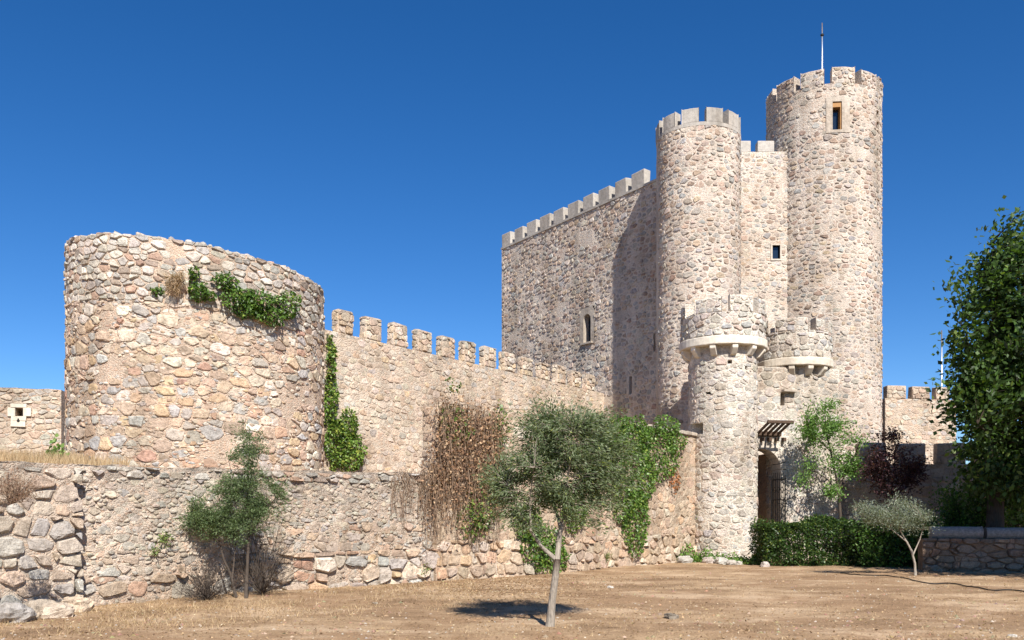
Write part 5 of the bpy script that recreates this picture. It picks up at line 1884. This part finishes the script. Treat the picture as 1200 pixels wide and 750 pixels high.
for (px, py, Y, rx, h, n, lab) in ((806, 650, 30.0, 0.5, 0.9, 420, 'leafy green weed at the foot of the gate turret, leftmost'), (830, 655, 29.6, 0.55, 0.7, 520, 'green creeping weed before the gate turret, in the middle'), (858, 660, 29.2, 0.6, 0.5, 480, 'low green weed before the gate turret, next to the hedge'), (879, 660, 28.6, 0.45, 0.4, 380, 'low weed tuft touching the left end of the hedge')):
    x, _ = at(px, Y)
    patch('creeping_weed', lab, x, Y, rx, 0.35, h, n, 0.09, [(0.12, 0.22, 0.045), (0.17, 0.27, 0.06), (0.08, 0.15, 0.03)], [2, 2, 1], group='weeds at the gate turret')
labsr = ['tan', 'pale', 'grey', 'white', 'rounded grey', 'small pale', 'flat tan']
for k, (px, Y, r) in enumerate(((803, 29.4, 0.2), (830, 29.0, 0.17), (846, 28.7, 0.19), (857, 28.3, 0.14), (897, 26.9, 0.13), (866, 28.5, 0.1))):
    x, y = at(px, Y)
    boulder('loose_rock', (x, y, gz(x, y) + r * 0.35), r * 1.2, r, r * 0.75, (0.45 + U(-.06, .06), 0.42, 0.37), ['pale rock before the gate turret, leftmost of the row', 'pale rock before the gate turret, second from the left', 'pale rock before the gate turret, third from the left', 'pale rock before the gate turret, fourth from the left', 'small pale rock on the dirt just before the left end of the hedge', 'smallest pale rock of the row nearest the hedge end'][k], 'rocks at the gate turret')
for (px, py, r, lab) in ((787, 722, 0.09, 'lump of earthy stone lying in the dirt, right of the olive tree'), (1095, 672, 0.2, 'grey rock in the shade beside the olive sapling'), (1186, 741, 0.05, 'small white stone on the dirt near the bottom right corner'), (715, 693, 0.05, 'small white stone on the dirt right of the olive trunk'), (440, 707, 0.04, 'small dark stone on the dirt before the low wall')):
    Y = (EYE - 0.05) * F / (py - HZ)
    x, y = at(px, Y)
    boulder('loose_rock', (x, y, gz(x, y) + r * 0.25), r * 1.3, r, r * 0.6, (0.3, 0.26, 0.21) if 'grey' in lab or 'earthy' in lab or 'dark' in lab else (0.6, 0.56, 0.5), lab)

for (S_, px, py, r, n, lab) in ((LS, 192, 632, 0.13, 120, 'small yellow-green weed growing in the middle of the low wall'), (LS, 180, 646, 0.09, 70, 'tiny green weed in the low wall, lower than the yellow one'), (LS, 496, 668, 0.13, 130, 'bright green sprig at the base of the low wall beside the dry vines'), (IS, 710, 652, 0.12, 110, 'green sprig low on the wall right of the olive tree'), (IS, 816, 606, 0.16, 150, 'small green plant rooted in the wall left of the gate turret')):
    s, u = on_path(S_, px)
    if s is None:
        s = S_[-1]
        u = u_of(s, px)
        u = min(u, s.L - 0.05)
    p = s.P(u, v_of(s, u, py), 0.06)
    t = thing('wall_weed', p, lab, 'weed', 'weeds in the front walls')
    P = np.array(p) + nrg.normal(size=(n, 3)) * r * 0.5
    leaves(P, nrg.normal(size=(n, 3)) + np.array([0, -.5, .3]), nrg.uniform(.04, .08, n), nrg.uniform(.015, .035, n), tints(n, [(0.17, 0.24, 0.06), (0.12, 0.19, 0.05), (0.25, 0.26, 0.1)], [2, 2, 1]), 'foliage', 'leaf_ivy', t)
    mb = MB()
    for k in range(6):
        mb.tube([(p[0], p[1], p[2] - 0.03), tuple(P[k])], [0.005, 0.002], 4, cap=False)
    mb.build('stems', 'bark_dry', t, kind='stuff')

# green weed on the terrace below the loophole, and straw along the terrace edge
def tz(x, y):
    return 2.75


x, y = at(66, 20.5)
patch('terrace_weed', 'green leafy weed on the terrace left of the round tower base', x, y, 0.32, 0.3, 0.9, 260, 0.13, [(0.12, 0.21, 0.05), (0.17, 0.25, 0.07)], [1, 1], zf=lambda a, b: 2.75)


def blades(P, H, name, cols, wts, lean=0.5, width=0.006, mat='leaf_dry'):
    n = len(P)
    a = nrg.uniform(0, 6.283, n)
    ln = nrg.uniform(0.1, lean, n) * H
    tip = P + np.stack([np.cos(a) * ln, np.sin(a) * ln, H], 1)
    b = nrg.uniform(0, 6.283, n)
    w = np.stack([np.cos(b), np.sin(b), np.zeros(n)], 1) * (width * nrg.uniform(0.7, 1.4, n))[:, None]
    V = np.stack([P - w, P + w, tip], 1).reshape(-1, 3)
    C = np.repeat(tints(n, cols, wts, 0.3), 3, axis=0)
    o = quads_mesh(name, V, np.arange(n * 3).reshape(n, 3), C, mat)
    o['kind'] = 'stuff'
    return o


STRAW = [(0.43, 0.31, 0.18), (0.52, 0.4, 0.25), (0.33, 0.22, 0.125), (0.24, 0.16, 0.09)]
# terrace straw
PP = []
while len(PP) < 6500:
    px = U(-20, 150)
    Y = U(16.0, 22.3)
    x, y = at(px, Y)
    # terrace height from its own slope
    best = None
    for i in range(len(TW) - 1):
        ax, ay = TW[i]
        bx, by = TW[i + 1]
        det = (bx - ax) * 0.78 - (by - ay) * (-0.62)
        s_ = ((x - ax) * 0.78 - (y - ay) * (-0.62)) / det
        d_ = ((bx - ax) * (y - ay) - (by - ay) * (x - ax)) / det
        if 0 <= s_ <= 1 and d_ > 0.15:
            best = d_
    if best is None:
        continue
    if px > 95 and U(0, 1) < 0.6:
        continue
    PP.append((x, y, 2.36 + 0.085 * min(best, 6.5) - 0.06))
P = np.array(PP)
tag(blades(P, nrg.uniform(0.12, 0.42, len(P)), 'terrace_straw', STRAW, [3, 3, 2, 1]), 'dry straw-coloured grass along the terrace top', 'grass')

# dry grass of the yard: thick along the wall foot, thin elsewhere
PP, HH = [], []
while len(PP) < 17000:
    k = U(0, 1)
    if k < 0.55:                                  # bank below the low wall
        px = U(-30, 560)
        py = U(672, 748) if px < 120 else U(676, 735)
        dens = max(0.0, 1 - abs(py - (722 - 0.07 * px)) / 32)
    elif k < 0.75:
        px, py = U(520, 1230), 652 + abs(nrg.normal(0, 16)) + max(0, (760 - px)) * 0.12
        dens = 0.8
    else:
        px, py = U(-30, 1230), U(665, 765)
        dens = 0.25
    if U(0, 1) > dens:
        continue
    if py < 640:
        continue
    Y = (EYE - 0.07) * F / (py - HZ)
    x = (px - 600) / F * Y
    nz = noise.noise((x * 0.8, Y * 0.8, 1.0))
    if nz < -0.05 and U(0, 1) < 0.75:
        continue
    # stay in front of the walls
    ok = True
    for S_ in (LS, BS, IS):
        for s in S_:
            rel = np.array([x, Y]) - s.a[:2]
            if -0.3 <= rel @ s.d[:2] <= s.L + 0.3 and rel @ s.n[:2] < 0.03:
                ok = False
    if not ok or (Y > 31):
        continue
    PP.append((x, Y, gz(x, Y) - 0.01))
    HH.append(U(0.02, 0.085) * (1.3 if k < 0.55 else 0.8))
P = np.array(PP)
tag(blades(P, np.array(HH), 'dry_grass', STRAW, [3, 2, 3, 2], lean=1.6, width=0.0045), 'short dry yellow grass scattered over the dirt yard', 'grass')

# fallen leaves and chips
PP = []
while len(PP) < 13000:
    if U(0, 1) < 0.4:
        px = nrg.normal(590, 80)
        py = 688 + nrg.normal(0, 9)
    else:
        px, py = U(-20, 1220), U(662, 755)
    if py < 655:
        continue
    Y = (EYE - 0.07) * F / (py - HZ)
    x = (px - 600) / F * Y
    ok = Y < 31
    for s in LS + BS + IS:
        rel = np.array([x, Y]) - s.a[:2]
        if -0.3 <= rel @ s.d[:2] <= s.L + 0.3 and rel @ s.n[:2] < 0.05:
            ok = False
    if ok:
        PP.append((x, Y, gz(x, Y) + 0.008))
P = np.array(PP)
n = len(P)
D = nrg.normal(size=(n, 3)) * np.array([1, 1, 0.22])
o = leaves(P, D, nrg.uniform(.025, .06, n), nrg.uniform(.015, .035, n), tints(n, [(0.3, 0.19, 0.11), (0.42, 0.29, 0.17), (0.16, 0.1, 0.06), (0.5, 0.4, 0.27)], [3, 3, 2, 1], 0.3), 'leaf_litter', 'leaf_dry', None, kind='stuff', upbias=3.0)
tag(o, 'fallen brown leaves scattered on the dirt below the walls', 'leaves')

# pebbles
mb = MB()
for k in range(900):
    py = 664 + 90 * U(0, 1)
    px = U(-20, 1220)
    Y = (EYE - 0.07) * F / (py - HZ)
    x = (px - 600) / F * Y
    r = U(0.008, 0.03)
    z = gz(x, Y)
    c = pick(PAL_LOW)
    vs = [(x + r * U(.8, 1.4) * math.cos(a), Y + r * U(.8, 1.2) * math.sin(a), z - 0.004) for a in (0, 1.26, 2.5, 3.77, 5.03)] + [(x + U(-.3, .3) * r, Y + U(-.3, .3) * r, z + r * U(.5, .9))]
    mb.add(vs, [(i, (i + 1) % 5, 5) for i in range(5)], c)
o = mb.build('pebbles', 'stone', None, kind='stuff')
tag(o, 'small pebbles scattered over the dirt yard', 'pebbles')

# clods of dry earth
mb = MB()
for k in range(2600):
    py = 664 + 95 * U(0, 1)
    px = U(-20, 1220)
    Y = (EYE - 0.07) * F / (py - HZ)
    x = (px - 600) / F * Y
    if noise.noise((x * 0.6, Y * 0.9, 4.0)) < 0.0:
        continue
    r = U(0.01, 0.045)
    z = gz(x, Y)
    c = tuple(q * U(0.75, 1.15) for q in (0.38, 0.265, 0.165))
    vs = [(x + r * U(.8, 1.4) * math.cos(a), Y + r * U(.8, 1.2) * math.sin(a), z - 0.004) for a in (0, 1.05, 2.1, 3.14, 4.2, 5.2)] + [(x + U(-.3, .3) * r, Y + U(-.3, .3) * r, z + r * U(.35, .7))]
    mb.add(vs, [(i, (i + 1) % 6, 6) for i in range(6)], c)
o = mb.build('earth_clods', 'stone', None, kind='stuff')
tag(o, 'crumbly clods of dry earth on the yard', 'earth')

# rubber hose on the ground at the right
mb = MB()
pts = []
for k in range(60):
    px = 985 + 250 * k / 59
    py = 673 + (px - 985) * 0.115 + 1.5 * math.sin(k * 0.35)
    Y = (EYE - 0.07) * F / (py - HZ)
    x = (px - 600) / F * Y
    pts.append((x, Y, gz(x, Y) + 0.02))
mb.tube(pts, [0.013] * len(pts), 8)
tag(mb.build('rubber_hose', 'hose', None, smooth=True), 'thin black irrigation hose lying across the dirt at the right', 'hose')
